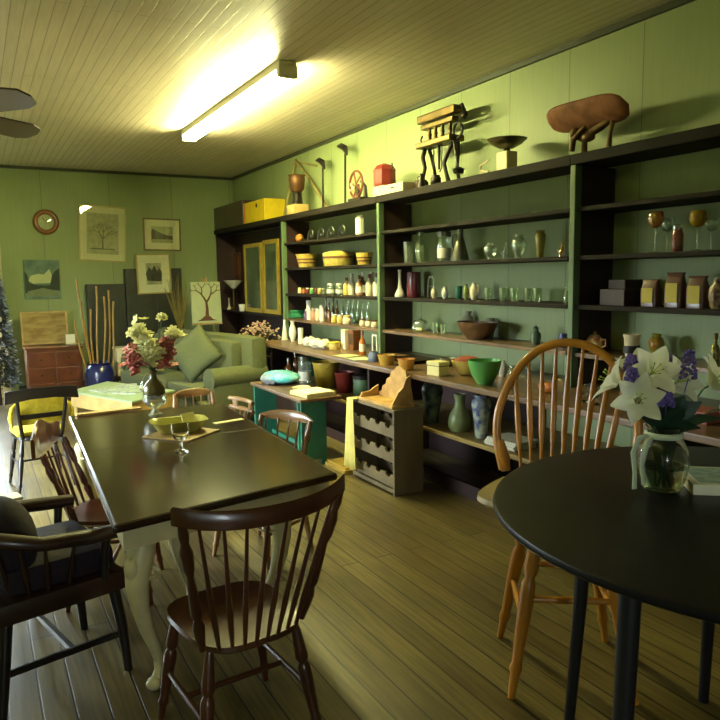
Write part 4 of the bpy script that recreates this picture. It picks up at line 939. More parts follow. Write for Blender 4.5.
for k, (y, r, h, c) in enumerate(tb):
    ware('shelf_bottle', '%s bottle, %s in the row of tall bottles from the squat jars to the post' % (c, ords[k]), 'bottle', [3.56, 3.60][k % 2], S3, y, r, h, 'bottle', bcol[c], group='tall bottles on the third shelf', cap=[wood_mid, white_ce][k % 2], lab=paper if c in ('brown', 'rose') else None, seg=14)
# fourth shelf
T = thing('folded_green_cloth', 'folded green cloth at the left end of the fourth shelf', 'cloth', (3.53, 8.135, S4+.0005))
obj('cloth_folds', box(box(nb(), (0, 0, .03), (.20, .30, .06), bev=.025), (0, .01, .075), (.18, .26, .045), bev=.02), mat('emerald_cloth', (48, 130, 88), .8, noise=.3, bump=.3), T, True)
for k, (px, y, h, kd, m, cp) in enumerate([(306, 7.748, .11, 'bottle', mat('violet_glass', (110, 80, 130), .3), white_ce), (309, 7.617, .21, 'cyl', white_ce, white_ce), (314, 7.562, .13, 'jar', mat('rose_glaze', (0, 0, 0)), cream), (318, 7.409, .13, 'jar', cream, white_ce), (322, 7.260, .17, 'cyl', paper, white_ce)]):
    ware('toiletry_bottle', ['small violet bottle beside the folded green cloth', 'tall white cylinder bottle right of the folded green cloth', 'rose jar right of the tall white cylinder bottle', 'cream jar between the rose jar and the second white cylinder', 'second tall white cylinder before the dark bottles'][k], 'bottle', [3.52, 3.50, 3.54, 3.52, 3.50][k], S4, y, [.03, .032, .035, .035, .028][k], h, kd, m, cap=cp, seg=14)
db = [7.359, 7.118, 7.176, 7.075]
for k, y in enumerate(db):
    ware('dark_bottle', '%s dark slim bottle from the left in the cluster on the fourth shelf' % ords[k], 'bottle', [3.6, 3.52, 3.6, 3.6][k], S4, y, .026, [.25, .2, .25, .22][k], 'slim', glass_b, group='dark slim bottles on the fourth shelf', cap=wood_dark, seg=12)
for k, y in enumerate([6.952, 6.806, 6.642]):
    ware('honey_jar', ['small yellow jar beside the dark bottles on the fourth shelf', 'middle small yellow jar on the fourth shelf', 'cream squat jar right of the two small yellow jars'][k], 'jar', 3.50, S4, y, [.036, .036, .05][k], .085, 'jar', [yellow_ce, yellow_ce, cream][k], cap=[white_ce, white_ce, wood_pale][k], seg=14)
for k, y in enumerate([7.004, 6.883, 6.765, 6.651, 6.539, 6.430]):
    ware('shelf_flute', '%s tall slender glass from the left in the row behind the yellow jars' % ords[k], 'glass', 3.64, S4, y, .027, .24, 'slim', glass_g, group='slender glasses at the back of the fourth shelf', seg=12)
for k, y in enumerate([6.298, 6.173, 6.051]):
    ware('white_pot', ['white lidded pot farthest from the green post, fourth shelf', 'middle white lidded pot near the green post', 'white lidded pot touching the green post'][k], 'pot', 3.50, S4, y, .034, .065, 'jar', cream, group='white lidded pots on the fourth shelf', cap=glass_b, seg=14)
# --- counter, left part
for k, (px, X, y, r, h, kd) in enumerate([(284, 3.2, 7.673, .04, .24, 'cone'), (292, 3.2, 7.434, .045, .24, 'vase'), (300, 3.15, 7.096, .03, .18, 'cyl')]):
    ware('white_statuette', ['tall white cone-shaped vase at the left end of the counter', 'white pear-shaped vase second from the left end of the counter', 'slim white canister third from the left end of the counter'][k], 'vase', X, CTZ, y, r, h, kd, white_ce, cap=None)
cr = mat('crumpled_tissue', (232, 226, 190), .8, noise=.15, bump=.3)
for k, (y, X) in enumerate([(6.774, 3.1), (6.533, 3.08), (6.450, 3.12)]):
    bm = nb(); ell(bm, (0, 0, .052), (.07, .075, .05), 12, 8, jit=.012)
    tag(obj('crumpled_tissue', bm, cr, loc=(X, y, CTZ+.002)), ['leftmost crumpled white tissue bundle on the counter', 'middle crumpled white tissue bundle on the counter', 'rightmost crumpled white tissue bundle, beside the yellow tin'][k], 'tissue', 'crumpled tissue on the counter')
ware('round_yellow_tin', 'round yellow tin with a flat lid on the counter', 'tin', 3.2, CTZ, 6.358, 0.061, 0.071, 'cyl', yellow_ce, cap=mat('yellow_lid', (206, 190, 60), .4), capname='lid')
def carton(name, label, cat, X, z, y, w, d, h, m, lm=None, rz=0, zl=.55):
    T = thing(name, label, cat, (X, y, z+.0005), rz); obj('carton_body', box(nb(), (0, 0, h/2), (d, w, h), bev=.003), m, T)
    if lm: obj('printed_panel', box(nb(), (-d/2-.0008, 0, h*zl), (.0016, w*.75, h*.55)), lm, T)
    return T
carton('cream_carton', 'tall cream carton standing on the counter right of the yellow tin', 'box', 3.3, CTZ, 6.307, .09, .06, .20, cream, paper)
carton('brown_carton', 'tall dull brown box between the cream carton and the amber bottle', 'box', 3.35, CTZ, 6.206, .11, .09, .20, wood_mid, wood_dark)
ware('amber_sauce_bottle', 'amber bottle with a paper label on the counter, left of the white frame', 'bottle', 3.2, CTZ, 5.769, 0.031, 0.208, 'bottle', mat('amber_liquid', (170, 96, 30), .2, coat=.4), cap=wood_mid, lab=cream)
T = thing('white_bottle_carrier', 'narrow white upright frame behind the blue-grey pot', 'stand', (3.22, 5.568, CTZ+.0005), math.radians(20)); bm = nb()
for s in (-1, 1): box(bm, (0, s*.027, .10), (.014, .010, .20))
box(bm, (0, 0, .195), (.014, .06, .014)); box(bm, (0, 0, .005), (.05, .07, .01)); obj('frame', bm, white_ce, T)
ware('blue_grey_pot', 'small blue-grey pot on the counter before the green post', 'pot', 3.02, CTZ, 5.240, 0.052, 0.087, 'jar', mat('blue_grey_glaze', (110, 120, 140), .3, noise=.2))
for k, (X, y, a, w_, m) in enumerate([(3.02, 5.773, 12, .2, paper_y), (3.0, 5.483, -10, .22, mat('mint_paper', (180, 205, 150), .7))]):
    tag(obj('paper_sheet', box(box(nb(), (0, 0, .001), (.16, w_, .002)), (.02, .01, .003), (.14, w_*.8, .002), rot=.06), m, loc=(X, y, CTZ+.0005), rot=math.radians(a)), ['yellowish paper on the counter below the cream carton', 'mint paper on the counter left of the blue-grey pot'][k], 'paper')
ware('ochre_bowl', 'ochre bowl on the counter right of the blue-grey pot', 'bowl', 3.0, CTZ, 4.996, 0.075, 0.084, 'bucket', mat('ochre_glaze', (196, 156, 62), .35, noise=.15), seg=26)
ware('ochre_bowl', 'orange-yellow bowl right of the ochre one, above the wine rack', 'bowl', 2.97, CTZ, 4.639, 0.071, 0.087, 'bucket', mat('orange_yellow_glaze', (206, 150, 62), .35, noise=.15), seg=26)
T = thing('dark_tray', 'dark flat tray lying behind the ochre bowls', 'tray', (3.3, 5.043, CTZ+.0005)); obj('tray_body', loft(nb(), [(rrect(.22, .32, .04), 0), (rrect(.28, .38, .05), .03), (rrect(.26, .36, .05), .03), (rrect(.21, .31, .04), .006)]), iron, T, True)
T = thing('stacked_soap_boxes', 'cream box with a dark band standing between the bowls on the counter', 'box', (3.0, 4.247, CTZ+.0005), math.radians(5))
obj('box_body', box(nb(), (0, 0, .035), (.10, .14, .07), bev=.004), paper_y, T); obj('box_lid', box(nb(), (0, 0, .09), (.105, .145, .03), bev=.004), paper_y, T); obj('dark_band', box(nb(), (0, 0, .0725), (.098, .138, .005)), wood_mid, T)
T = thing('yellow_mixing_bowl', 'yellow mixing bowl with a reddish cloth in it, behind the green bowl', 'bowl', (3.2, 4.145, CTZ+.0005))
obj('bowl_body', lathe(nb(), opn(PR('bowl', .125, .11), .006), 30), yellow_ce, T, True)
tag(obj('red_cloth', ell(nb(), (0, 0, .10), (.10, .10, .03), 14, 8, jit=.006), mat('rust_cloth', (150, 72, 36), .8, noise=.3), loc=(3.2, 4.145, CTZ+.008), smooth=True), 'rust-red cloth heaped in the yellow mixing bowl', 'cloth')
ware('green_mixing_bowl', 'bright green mixing bowl at the front of the counter', 'bowl', 3.02, CTZ, 3.725, 0.115, 0.163, 'bowl', green_ce, seg=32, t=.006)
for k, (X, y, r, h, kd, m) in enumerate([(3.35, 4.602, .07, .07, 'bowl', mat('grey_ware', (0, 0, 0))), (3.35, 3.928, .04, .12, 'ginger', white_ce), (3.3, 3.752, .035, .10, 'jar', glass_g)]):
    ware('small_counter_ware', ['grey small bowl behind the cream banded box', 'little white jar behind the right rim of the green bowl', 'little clear jar right of the green bowl'][k], ['bowl', 'jar', 'jar'][k], X, CTZ, y, r, h, kd, m)
# behind the hoop of the stool
T = thing('wooden_duck', 'small orange-brown wooden duck on the counter, seen through the stool hoop', 'figurine', (3.1, 3.212, CTZ+.0005))
bm = nb(); ell(bm, (0, 0, .035), (.035, .07, .035)); tube(bm, [(0, -.05, .04), (0, -.065, .075), (0, -.07, .095)], [.022, .014, .018], 10); ell(bm, (0, -.078, .10), (.018, .025, .018)); obj('duck_body', bm, mat('duck_wood', (186, 104, 40), .4, noise=.2), T, True)
obj('beak', tube(nb(), [(0, -.10, .098), (0, -.125, .094)], [.009, .005], 8), yellow_ce, T, True)
for k, (y, X) in enumerate([(2.857, 3.05), (2.762, 3.05)]):
    goblet('stemmed_glass', ['left stemmed glass on the counter seen through the stool hoop', 'right stemmed glass on the counter seen through the stool hoop'][k], (X, y, CTZ+.0005), .8, 'stemmed glasses on the counter')
# --- rightmost bay
def hock(label, X, z, y, r, h, m, group):
    T = thing('hock_glass', label, 'wine glass', (X, y, z+.0005), 0, group)
    obj('stem', lathe(nb(), [(0, 0), (r*.85, 0), (r*.8, .004), (r*.15, .012), (.004, .03), (.004, h*.55), (.008, h*.58), (0, h*.58)], 18), glass, T, True)
    obj('bowl', lathe(nb(), [(0, h*.58), (r*.6, h*.63), (r, h*.78), (r*.95, h*.92), (r*.8, h), (r*.76, h), (r*.9, h*.92), (r*.94, h*.78), (r*.55, h*.65), (0, h*.6)], 20), m, T, True)
    return T
gg = 'stemmed glasses in the dark rightmost bay'
hock('amber-bowled stemmed glass left of the pink decanter', 3.5, S2, 2.770, 0.047, 0.237, glass_a, gg)
hock('clear-bowled stemmed glass behind the left amber one', 3.62, S2, 2.780, 0.042, 0.205, glass, gg)
hock('golden-bowled stemmed glass right of the pink decanter', 3.5, S2, 2.499, 0.045, 0.218, mat('gold_glass', (214, 168, 30), .1, trans=.5), gg)
hock('clear-bowled stemmed glass at the far right of the dark bay', 3.58, S2, 2.470, 0.039, 0.179, glass, gg)
ware('pink_decanter', 'small pinkish glass decanter between the two amber stemmed glasses', 'decanter', 3.52, S2, 2.636, 0.032, 0.139, 'jar', mat('pink_glass', (200, 130, 110), .1, trans=.7), cap=glass, capname='stopper')
T = thing('dark_wooden_box', 'low dark wooden box at the left of the packet shelf', 'box', (3.55, 3.032, S3+.0005)); obj('box_body', box(nb(), (0, 0, .05), (.2, .19, .10), bev=.004), shelf_in, T); obj('box_lid', box(nb(), (.02, 0, .13), (.16, .13, .06), bev=.006), shelf_in, T)
bag = mat('brown_packet', (86, 46, 30), .3, noise=.3, coat=.5)
for k, (px, y, h) in enumerate([(649, 2.800, .16), (674, 2.636, .20), (696, 2.495, .18)]):
    T = thing('gift_packet', ['brown packet with a yellow label nearest the dark wooden box', 'taller shiny brown packet in the middle with a gathered top', 'brown packet with a yellow label right of the gathered one'][k], 'packet', (3.52, y, S3+.0005), 0, 'labelled packets in the rightmost bay')
    obj('packet_body', loft(nb(), [(rrect(.07, .11, .02), 0), (rrect(.075, .115, .02), h*.6), (rrect(.03, .10, .012), h*.9), (rrect(.02, .12, .008), h)]), bag, T, True)
    obj('yellow_label', box(nb(), (-.0385, 0, h*.42), (.002, .075, h*.55)), mat('olive_yellow_label', (178, 160, 48), .6, noise=.1), T)
ware('ornate_jar', 'round patterned jar at the right end of the packet shelf', 'jar', 3.50, S3, 2.361, 0.049, 0.163, 'ginger', mat('patterned_glaze', (150, 130, 90), .3, rgb2=(70, 40, 30), nscale=40), lid=glass)
T = thing('cream_teapot', 'cream teapot with lid, spout and handle on the lowest shelf of the dark bay', 'teapot', (3.54, 3.241, S4+.0005))
tp = mat('floral_cream_glaze', (216, 190, 130), .25, rgb2=(190, 120, 80), nscale=22, coat=.4)
obj('pot_body', lathe(nb(), opn([(.035, 0), (.04, .006), (.062, .045), (.06, .07), (.04, .095)], .004), 24), tp, T, True)
obj('lid', lathe(nb(), [(0, .094), (.042, .094), (.03, .11), (.008, .116), (.012, .128), (0, .134)], 20), tp, T, True)
obj('spout', tube(nb(), [(0, .05, .04), (0, .078, .06), (0, .09, .088)], [.016, .01, .008], 10), tp, T, True); obj('handle', tube(nb(), [(0, -.045, .08), (0, -.09, .085), (0, -.092, .045), (0, -.055, .03)], .006, 8), tp, T, True)
ware('cream_canister', 'cream canister with a dark band, right of the teapot', 'canister', 3.52, S4, 2.930, 0.049, 0.135, 'crock', cream, lab=black_m)
ware('green_gold_vase', 'green and gold urn vase right of the cream canister', 'vase', 3.58, S4, 2.798, 0.048, 0.144, 'urn', mat('green_gold_glaze', (130, 140, 50), .3, rgb2=(170, 110, 40), nscale=20))
ware('gilt_bottle', 'tall gilt bottle at the right edge, behind the lilies', 'bottle', 3.50, S4, 2.361, 0.024, 0.163, 'bottle', mat('gilt_mesh', (150, 130, 60), .35, metal=.4, rgb2=(60, 70, 30), nscale=60), cap=brass)
tag(obj('pink_book', box(box(nb(), (0, 0, .03), (.16, .22, .06), bev=.002), (0, 0, .03), (.165, .225, .008)), mat('dusky_pink', (150, 84, 70), .6), loc=(3.15, 2.209, CTZ+.0005)), 'dusky pink book on the counter behind the lilies', 'book')

# --- lower shelf under the counter
dv = mat('dark_patterned_glaze', (116, 128, 100), .35, rgb2=(44, 54, 52), nscale=14)
ware('tall_dark_jar', 'tall dark patterned jar left of the spotted vase under the counter', 'jar', 3.12, LSZ, 4.497, 0.086, 0.337, 'tallvase', dv, seg=28)
T = ware('spotted_vase', 'pear-shaped green vase with dark spots under the counter', 'vase', 3.12, LSZ, 4.137, 0.089, 0.280, 'pear', mat('sage_glaze', (132, 144, 96), .3, noise=.2), seg=28)
T = ware('blue_white_vase', 'tall blue-and-white patterned vase right of the spotted vase', 'vase', 3.12, LSZ, 3.882, 0.071, 0.311, 'tallvase', mat('blue_white_glaze', (190, 200, 180), .25, rgb2=(72, 84, 130), nscale=16, coat=.3), seg=28)
T = thing('paper_stack', 'stack of white papers on the shelf under the counter, behind the bar stool', 'paper stack', (3.14, 3.590, LSZ+.0005), math.radians(4))
for k in range(5): obj('sheet', box(nb(), (random.uniform(-.008, .008), random.uniform(-.01, .01), .005+.0105*k), (.21, .28, .010)), paper, T)
T = thing('yellow_bucket', 'mustard-yellow bucket on the shelf under the counter', 'bucket', (3.20, 6.567, LSZ+.0005)); pr = PR('bucket', .145, .27)
obj('bucket_body', lathe(nb(), opn(pr, .006), 28), mat('mustard_enamel', (190, 158, 52), .4, noise=.2), T, True); obj('bail_handle', tube(nb(), [(0, -.145, .25), (-.06, -.12, .21), (-.11, 0, .18), (-.06, .12, .21), (0, .145, .25)], .004, 6), steel, T, True)
ware('red_brown_pot', 'dark red pot right of the mustard bucket', 'pot', 3.20, LSZ, 6.159, 0.100, 0.209, 'crock', mat('oxblood_glaze', (110, 36, 28), .35, noise=.2))
ware('green_tin', 'faded green tin right of the dark red pot', 'tin', 3.25, LSZ, 5.859, 0.096, 0.192, 'cyl', mat('faded_green', (86, 110, 70), .5, noise=.3), cap=iron)
ware('clear_canister', 'clear glass canister with white contents, left of the mustard bucket', 'jar', 3.10, LSZ, 6.904, 0.070, 0.281, 'cyl', glass, cap=steel, lab=white_ce)
for k, (X, y, h) in enumerate([(3.1, 7.346, .22), (3.2, 7.377, .30), (3.2, 7.796, .28)]):
    ware('dark_flask', ['short dark flask nearest the turquoise bag', 'taller dark flask left of the clear canister', 'dark flask at the left end of the low shelf'][k], 'flask', X, LSZ, y, .05, h, 'bottle', glass_b, cap=steel)
T = thing('bottle_basket', 'green glass demijohn on the low shelf behind the clear canister', 'bottle', (3.45, 7.425, LSZ+.0005)); obj('glass_body', lathe(nb(), opn(PR('bottle', .11, .33), .004), 24), mat('dark_green_glass', (40, 80, 50), .1, trans=.6), T, True); obj('cork', lathe(nb(), [(0, .32), (.035, .32), (.04, .35), (0, .35)], 12), wood_pale, T)

# ------------------------------------------------------------------ teal desk and what stands on it
DK = thing('teal_desk', 'small teal-painted desk with a worn wooden top in front of the counter', 'desk', (2.60, 6.0, 0))
obj('desk_top', box(nb(), (-.03, 0, .585), (.40, 1.24, .03), bev=.006), counter_m, DK)
for s in (-1, 1): obj('side_panel', box(nb(), (-.09, s*.57, .309), (.24, .03, .518), bev=.003), teal, DK)
for sx in (-1, 1):
    for s in (-1, 1): obj('foot', box(nb(), (-.09+sx*.09, s*.57, .025), (.04, .028, .05)), teal, DK)
obj('back_panel', box(nb(), (.03, 0, .42), (.015, 1.11, .29)), wood_dark, DK); obj('front_post', box(nb(), (-.2, -.53, .284), (.04, .04, .568), bev=.003), teal, DK)
obj('stretcher', box(nb(), (-.02, 0, .09), (.03, 1.11, .04)), teal, DK)
T = thing('turquoise_bag', 'crinkled turquoise bag with silvery netting on the left of the teal desk', 'bag', (2.60, 6.36, .6005), math.radians(10))
bm = nb(); ell(bm, (0, 0, .062), (.17, .24, .062), 22, 12, jit=.008); obj('bag_body', bm, mat('turquoise_plastic', (70, 170, 180), .3, rgb2=(150, 205, 205), nscale=16, bump=1), T, True)
bm = nb(); ell(bm, (-.12, .02, .05), (.07, .13, .05), 14, 9, jit=.012); obj('netting', bm, mat('silver_netting', (170, 178, 186), .35, metal=.4, noise=.5, nscale=40), T, True)
ware('green_saucer', 'pale saucer on the teal desk between the bag and the papers', 'saucer', 2.62, .60, 5.93, .09, .02, 'bowl', cream)
T = thing('paper_packet', 'wide cream packet lying on the front corner of the teal desk', 'packet', (2.58, 5.58, .6005), math.radians(6)); obj('packet_body', box(nb(), (0, 0, .018), (.30, .30, .036), bev=.004), paper_y, T); obj('top_sheet', box(nb(), (.005, .004, .0372), (.27, .28, .002)), paper, T)
tag(obj('low_slab', box(box(nb(), (0, 0, .018), (.30, .36, .036), bev=.004), (0, 0, .045), (.27, .33, .018), bev=.003), mat('yellow_slab', (176, 146, 62), .5, noise=.2), loc=(2.74, 5.19, 0.0005), rot=math.radians(1)), 'low yellow slab on the floor between desk and wine rack', 'board')  # low yellow slab in two tiers lying on the floor

# ------------------------------------------------------------------ wine rack
WR = thing('wine_rack', 'grey-brown wooden wine rack with scalloped bottle rails at the counter front', 'wine rack', (2.78, 4.64, 0))
gw = mat('grey_brown_wood', (126, 112, 84), .5, noise=.25, nscale=5, stretch=(1, 1, .3))
obj('rack_top', box(nb(), (0, 0, .645), (.28, .68, .025), bev=.004), gw, WR)
for s in (-1, 1): obj('side_panel', box(nb(), (0, s*.315, .316), (.26, .022, .632), bev=.002), gw, WR)
obj('back_panel', box(nb(), (.122, 0, .316), (.012, .606, .62)), wood_dark, WR); obj('base_board', box(nb(), (-.006, 0, .03), (.245, .606, .03)), gw, WR)
for z in (.06, .25, .44):
    po = [(-.303, 0)]; 
    for k in range(4):
        c0 = -.2275+.1517*k
        po += [(c0-.042, .095)] + [(c0-.038*math.cos(i*PI/8), .095-.032*math.sin(i*PI/8)) for i in range(9)] + [(c0+.042, .095)]
    po = [(-.303, 0), (.303, 0), (.303, .095)] + [p for p in po[1:]][::-1] + [(-.303, .095)]
    for x in (-.128, .09): obj('bottle_rail', prism(nb(), po, .016, Matrix.Translation((x, 0, z)) @ Matrix.Rotation(PI/2, 4, 'Z') @ Matrix.Rotation(PI/2, 4, 'X')), gw, WR)
# rustic carved holder on top
CR = thing('carved_letter_holder', 'rustic light-wood holder with a jagged gabled back, on top of the wine rack', 'wooden holder', (2.755, 4.60, .6585), math.radians(0))
lw = mat('light_carved_wood', (206, 162, 92), .5, noise=.35, nscale=7)
jag = [(-.27, 0), (.27, 0), (.25, .05), (.20, .06), (.18, .10), (.13, .12), (.11, .16), (.06, .18), (.04, .22), (-.01, .235), (-.04, .265), (-.10, .275), (-.14, .25), (-.18, .24), (-.21, .18), (-.24, .12), (-.26, .05)]
obj('gabled_back', prism(nb(), jag, .022, Matrix.Translation((.07, 0, .0)) @ Matrix.Rotation(PI/2, 4, 'Z') @ Matrix.Rotation(PI/2, 4, 'X') @ Matrix.Diagonal((.95, 1.08, 1, 1))), lw, CR, bev=.003)
obj('tray', box(nb(), (-.01, 0, .012), (.20, .54, .024), bev=.006), lw, CR)
for s in (-1, 1):
    po = [(-.10, .024), (.07, .024), (.07, .24 if s < 0 else .11), (.03, .22 if s < 0 else .09), (.0, .15 if s < 0 else .07), (-.04, .12 if s < 0 else .06), (-.08, .06)]
    obj('side_wing', prism(nb(), po, .02, Matrix.Translation((0, s*.24+.01, 0)) @ Matrix.Rotation(PI/2, 4, 'X')), lw, CR, bev=.003)
tag(obj('cream_cloth', box(nb(), (0, 0, .29), (.02, .11, .58), bev=.008), paper_y, smooth=True), 'x', 'cloth'); bpy.data.objects.remove(bpy.data.objects['cream_cloth'])
bm = nb(); cols = []
for i in range(9):
    t = i/8; w_ = .05+.05*t; rows = []
    for j in range(7):
        u = -1+2*j/6; rows.append(bm.verts.new((-.012*math.cos(u*6)*(.3+t)-.014, u*w_, .60-.58*t)))
    cols.append(rows)
top = [bm.verts.new((.07, -.05+.1*j/6, .604)) for j in range(7)]
cols.insert(0, top)
for a, b in zip(cols, cols[1:]):
    for j in range(6): bm.faces.new((a[j], a[j+1], b[j+1], b[j]))
o = obj('cream_cloth', bm, mat('yellow_cloth', (222, 206, 110), .8, noise=.15), smooth='all', loc=(2.615, 4.905, .062)); s_ = o.modifiers.new('t', 'SOLIDIFY'); s_.thickness = .003; s_.offset = 1
tag(o, 'yellowish cloth hanging down the left end of the wine rack', 'cloth')

# ------------------------------------------------------------------ on top of the shelving
T = thing('dark_wooden_crate', 'dark wooden crate on top of the shelving in the far corner', 'crate', (3.54, 10.19, TP_+.0005)); obj('crate_body', box(nb(), (0, 0, .17), (.30, 1.32, .34), bev=.008), wood_dark, T)
for k in range(4): obj('slat', box(nb(), (-.154, 0, .045+.083*k), (.008, 1.32, .072), bev=.002), wood_dark, T)
T = thing('yellow_box', 'yellow box with an orange edge beside the dark crate on top of the shelving', 'box', (3.54, 9.10, TP_+.0005)); obj('box_body', box(nb(), (0, 0, .14), (.30, .80, .28), bev=.01), mat('bright_yellow_card', (214, 184, 28), .5, noise=.12), T); obj('orange_edge', box(nb(), (-.151, .36, .14), (.006, .07, .28)), mat('orange_card', (196, 110, 40), .5), T); obj('finger_hole', lathe(nb(), [(0, 0), (.03, 0), (.03, .004), (0, .004)], 14, c=(-.1515, -.12, .21), M=Matrix.Rotation(-PI/2, 4, 'Y')), black_m, T)
def gear(bm, r, t, n=12, **k): return lathe(bm, [(0, -t), (r, -t), (r, t), (0, t)], n, **k)
# pole frame
T = thing('wooden_pole_frame', 'A-shaped frame of thin wooden poles on top of the shelving, at the left', 'pole frame', (3.64, 8.40, TP_+.0005))
bm = nb(); tube(bm, [(0, .26, .012), (.05, .14, .42), (.07, -.02, .73)], [.016, .02, .02], 8); tube(bm, [(.07, -.02, .73), (.05, -.5, .42), (0, -1.08, .018)], [.02, .018, .018], 8); tube(bm, [(.07, 0, .72), (.08, -.62, .58)], .013, 8); tube(bm, [(0, -1.08, .02), (0, -.98, .10), (0, -.84, .02)], .014, 8)
obj('poles', bm, mat('weathered_pole', (150, 136, 84), .6, noise=.3), T, True)
T = thing('old_blow_torch', 'old metal lamp with a cup top on a wooden block, beside the pole frame', 'lamp', (3.50, 7.882, TP_+.0005)); T.scale = (1.2, 1.15, 1.3)
obj('wood_block', box(nb(), (0, 0, .045), (.16, .20, .09), bev=.006), wood_pale, T)
bm = nb()
for a in range(4): tube(bm, [(.05*math.cos(a*PI/2+.7), .05*math.sin(a*PI/2+.7), .09), (.04*math.cos(a*PI/2+.7), .04*math.sin(a*PI/2+.7), .22)], .009, 8)
obj('legs_cage', bm, iron, T, True); obj('tank', lathe(nb(), opn([(.04, .20), (.07, .23), (.085, .32), (.08, .345), (.092, .36)], .005), 20), mat('rusty_copper', (104, 70, 42), .45, metal=.5, noise=.4), T, True); obj('burner', lathe(nb(), [(0, .10), (.035, .10), (.045, .16), (.03, .20), (0, .20)], 16), iron, T, True)
for k, (px, y, h) in enumerate([(324, 7.386, .55), (347, 6.831, .62)]):
    T = thing('iron_rod_tool', ['shorter upright iron rod with a hooked head, left of the pair', 'taller upright iron rod with a hooked head, right of the pair'][k], 'tool', (3.6, y, TP_+.0005), 0, 'upright hooked iron rods')
    obj('rod', tube(nb(), [(0, 0, 0), (.01, 0, h)], [.014, .011], 8), iron, T, True); obj('hook_head', tube(nb(), [(.01, .19, h+.055), (.01, .10, h+.045), (.01, 0, h), (.01, -.04, h-.07)], [.008, .032, .04, .018], 8, flat=((1, 0, 0), .6)), iron, T, True)
T = thing('hand_crank_machine', 'small iron wheel machine with a crank left of the red tin', 'hand machine', (3.50, 6.288, TP_+.0005)); T.scale = (1.2, 1.35, 1.2); RY = Matrix.Rotation(PI/2, 4, 'Y')
obj('base', box(nb(), (0, 0, .015), (.14, .2, .03), bev=.004), iron, T)
bm = nb(); tube(bm, [(-.02, .05+.10*math.cos(i*PI/12), .15+.11*math.sin(i*PI/12)) for i in range(25)], .010, 8, cap=False)
for a in range(5): tube(bm, [(-.02, .05, .15), (-.02, .05+.1*math.cos(a*1.257), .15+.11*math.sin(a*1.257))], .007, 6)
obj('wheel', bm, mat('red_brown_iron', (120, 58, 34), .5, noise=.3), T, True)
bm = nb(); tube(bm, [(0, .05, .03), (0, .05, .15)], [.02, .012], 8); tube(bm, [(0, -.06, .03), (0, -.06, .12), (0, 0, .17)], [.02, .014, .012], 8); obj('stand', bm, iron, T, True); obj('crank', tube(nb(), [(-.03, .05, .15), (-.07, .05, .15), (-.07, .0, .09), (-.12, .0, .09)], .008, 8), cream, T, True)
tag(obj('cream_block', box(box(nb(), (0, 0, .05), (.15, .20, .10), bev=.006), (0, 0, .05), (.155, .21, .02)), cream, loc=(3.5, 5.83, TP_+.0005)), 'cream wooden block carrying the red canister', 'block')
T = thing('red_canister', 'octagonal red tin canister with a pointed lid, raised on a cream block', 'tin', (3.5, 5.83, TP_+.1015)); T.scale = (1.15, 1.15, 1.0); obj('tin_body', lathe(nb(), [(0, .0), (.09, .0), (.095, .02), (.095, .15), (0, .15)], 8), red_p, T); obj('tin_lid', lathe(nb(), [(0, .15), (.10, .15), (.07, .19), (.02, .21), (0, .215)], 8), red_p, T); obj('wire_handle', tube(nb(), [(0, -.095, .12), (0, -.13, .16), (0, -.12, .2)], .005, 6), iron, T, True)
T = thing('cream_flat_case', 'flat cream case with a dark catch at the left end of the middle bay top', 'case', (3.46, 5.50, TP_+.0005), 0); obj('case_body', box(nb(), (0, 0, .04), (.15, .34, .08), bev=.006), cream, T); obj('catch', box(nb(), (-.078, 0, .045), (.006, .05, .016)), iron, T)
tag(obj('dark_block', box(box(nb(), (0, 0, .04), (.10, .10, .08), bev=.006), (0, 0, .085), (.08, .08, .02), bev=.004), wood_dark, loc=(3.56, 5.30, TP_+.0005)), 'small dark block between the cream case and the iron press', 'block')
for k, (y, X, r, h) in enumerate([(5.663, 3.66, .04, .10)]):
    ware('dark_weight', 'small dark bell-shaped weight behind the cream case', 'weight', X, TP_, y, r, h, 'vase', iron)
# the big iron machine: curved legs, platform, press beams
IM = thing('iron_press', 'tall antique iron press with curved legs and a brass beam on top of the shelving', 'antique machine', (3.56, 5.02, TP_+.0005))
for s in (-1, 1):
    bm = nb()
    tube(bm, [(-.04, s*.20, 0), (-.05, s*.17, .10), (-.05, s*.14, .18), (-.04, s*.19, .27), (0, s*.21, .36)], [.022, .016, .018, .02, .018], 10)
    tube(bm, [(.07, s*.20, 0), (.07, s*.16, .14), (.06, s*.19, .27), (.04, s*.21, .36)], [.018, .015, .018, .016], 10)
    box(bm, (.015, s*.2, .012), (.17, .07, .024)); obj('curved_leg', bm, iron, IM, True)
obj('platform', box(nb(), (0, 0, .375), (.16, .50, .05), bev=.01), brass, IM)
for y in (-.16, -.05, .05, .14): obj('press_column', ell(tube(nb(), [(0, y, .40), (0, y, .52)], [.018, .014], 10), (0, y, .46), (.02, .02, .02), 10, 6), brass, IM, True)
obj('lower_beam', box(nb(), (0, .0, .53), (.07, .46, .04), bev=.008), brass, IM); obj('brass_beam', box(nb(), (0, .0, .60), (.10, .54, .07), bev=.014), brass, IM)
obj('side_wheel', tube(nb(), [(-.02+.0*i, -.29+.06*math.cos(i*PI/10), .42+.06*math.sin(i*PI/10)) for i in range(21)], .012, 8, cap=False), iron, IM, True)
bm = nb(); tube(bm, [(0, -.2, .60), (0, -.32, .62), (0, -.35, .56)], [.016, .014, .018], 8); ell(bm, (0, -.35, .53), (.03, .035, .035)); obj('top_weight', bm, iron, IM, True)
bm = nb(); tube(bm, [(-.03, -.24, .375), (-.06, -.33, .2), (-.05, -.34, .10)], [.012, .012, .008], 8); lathe(bm, [(0, .07), (.04, .07), (.05, .10), (.02, .12), (0, .12)], 14, c=(-.05, -.34, 0)); obj('hanging_bell', bm, iron, IM, True)
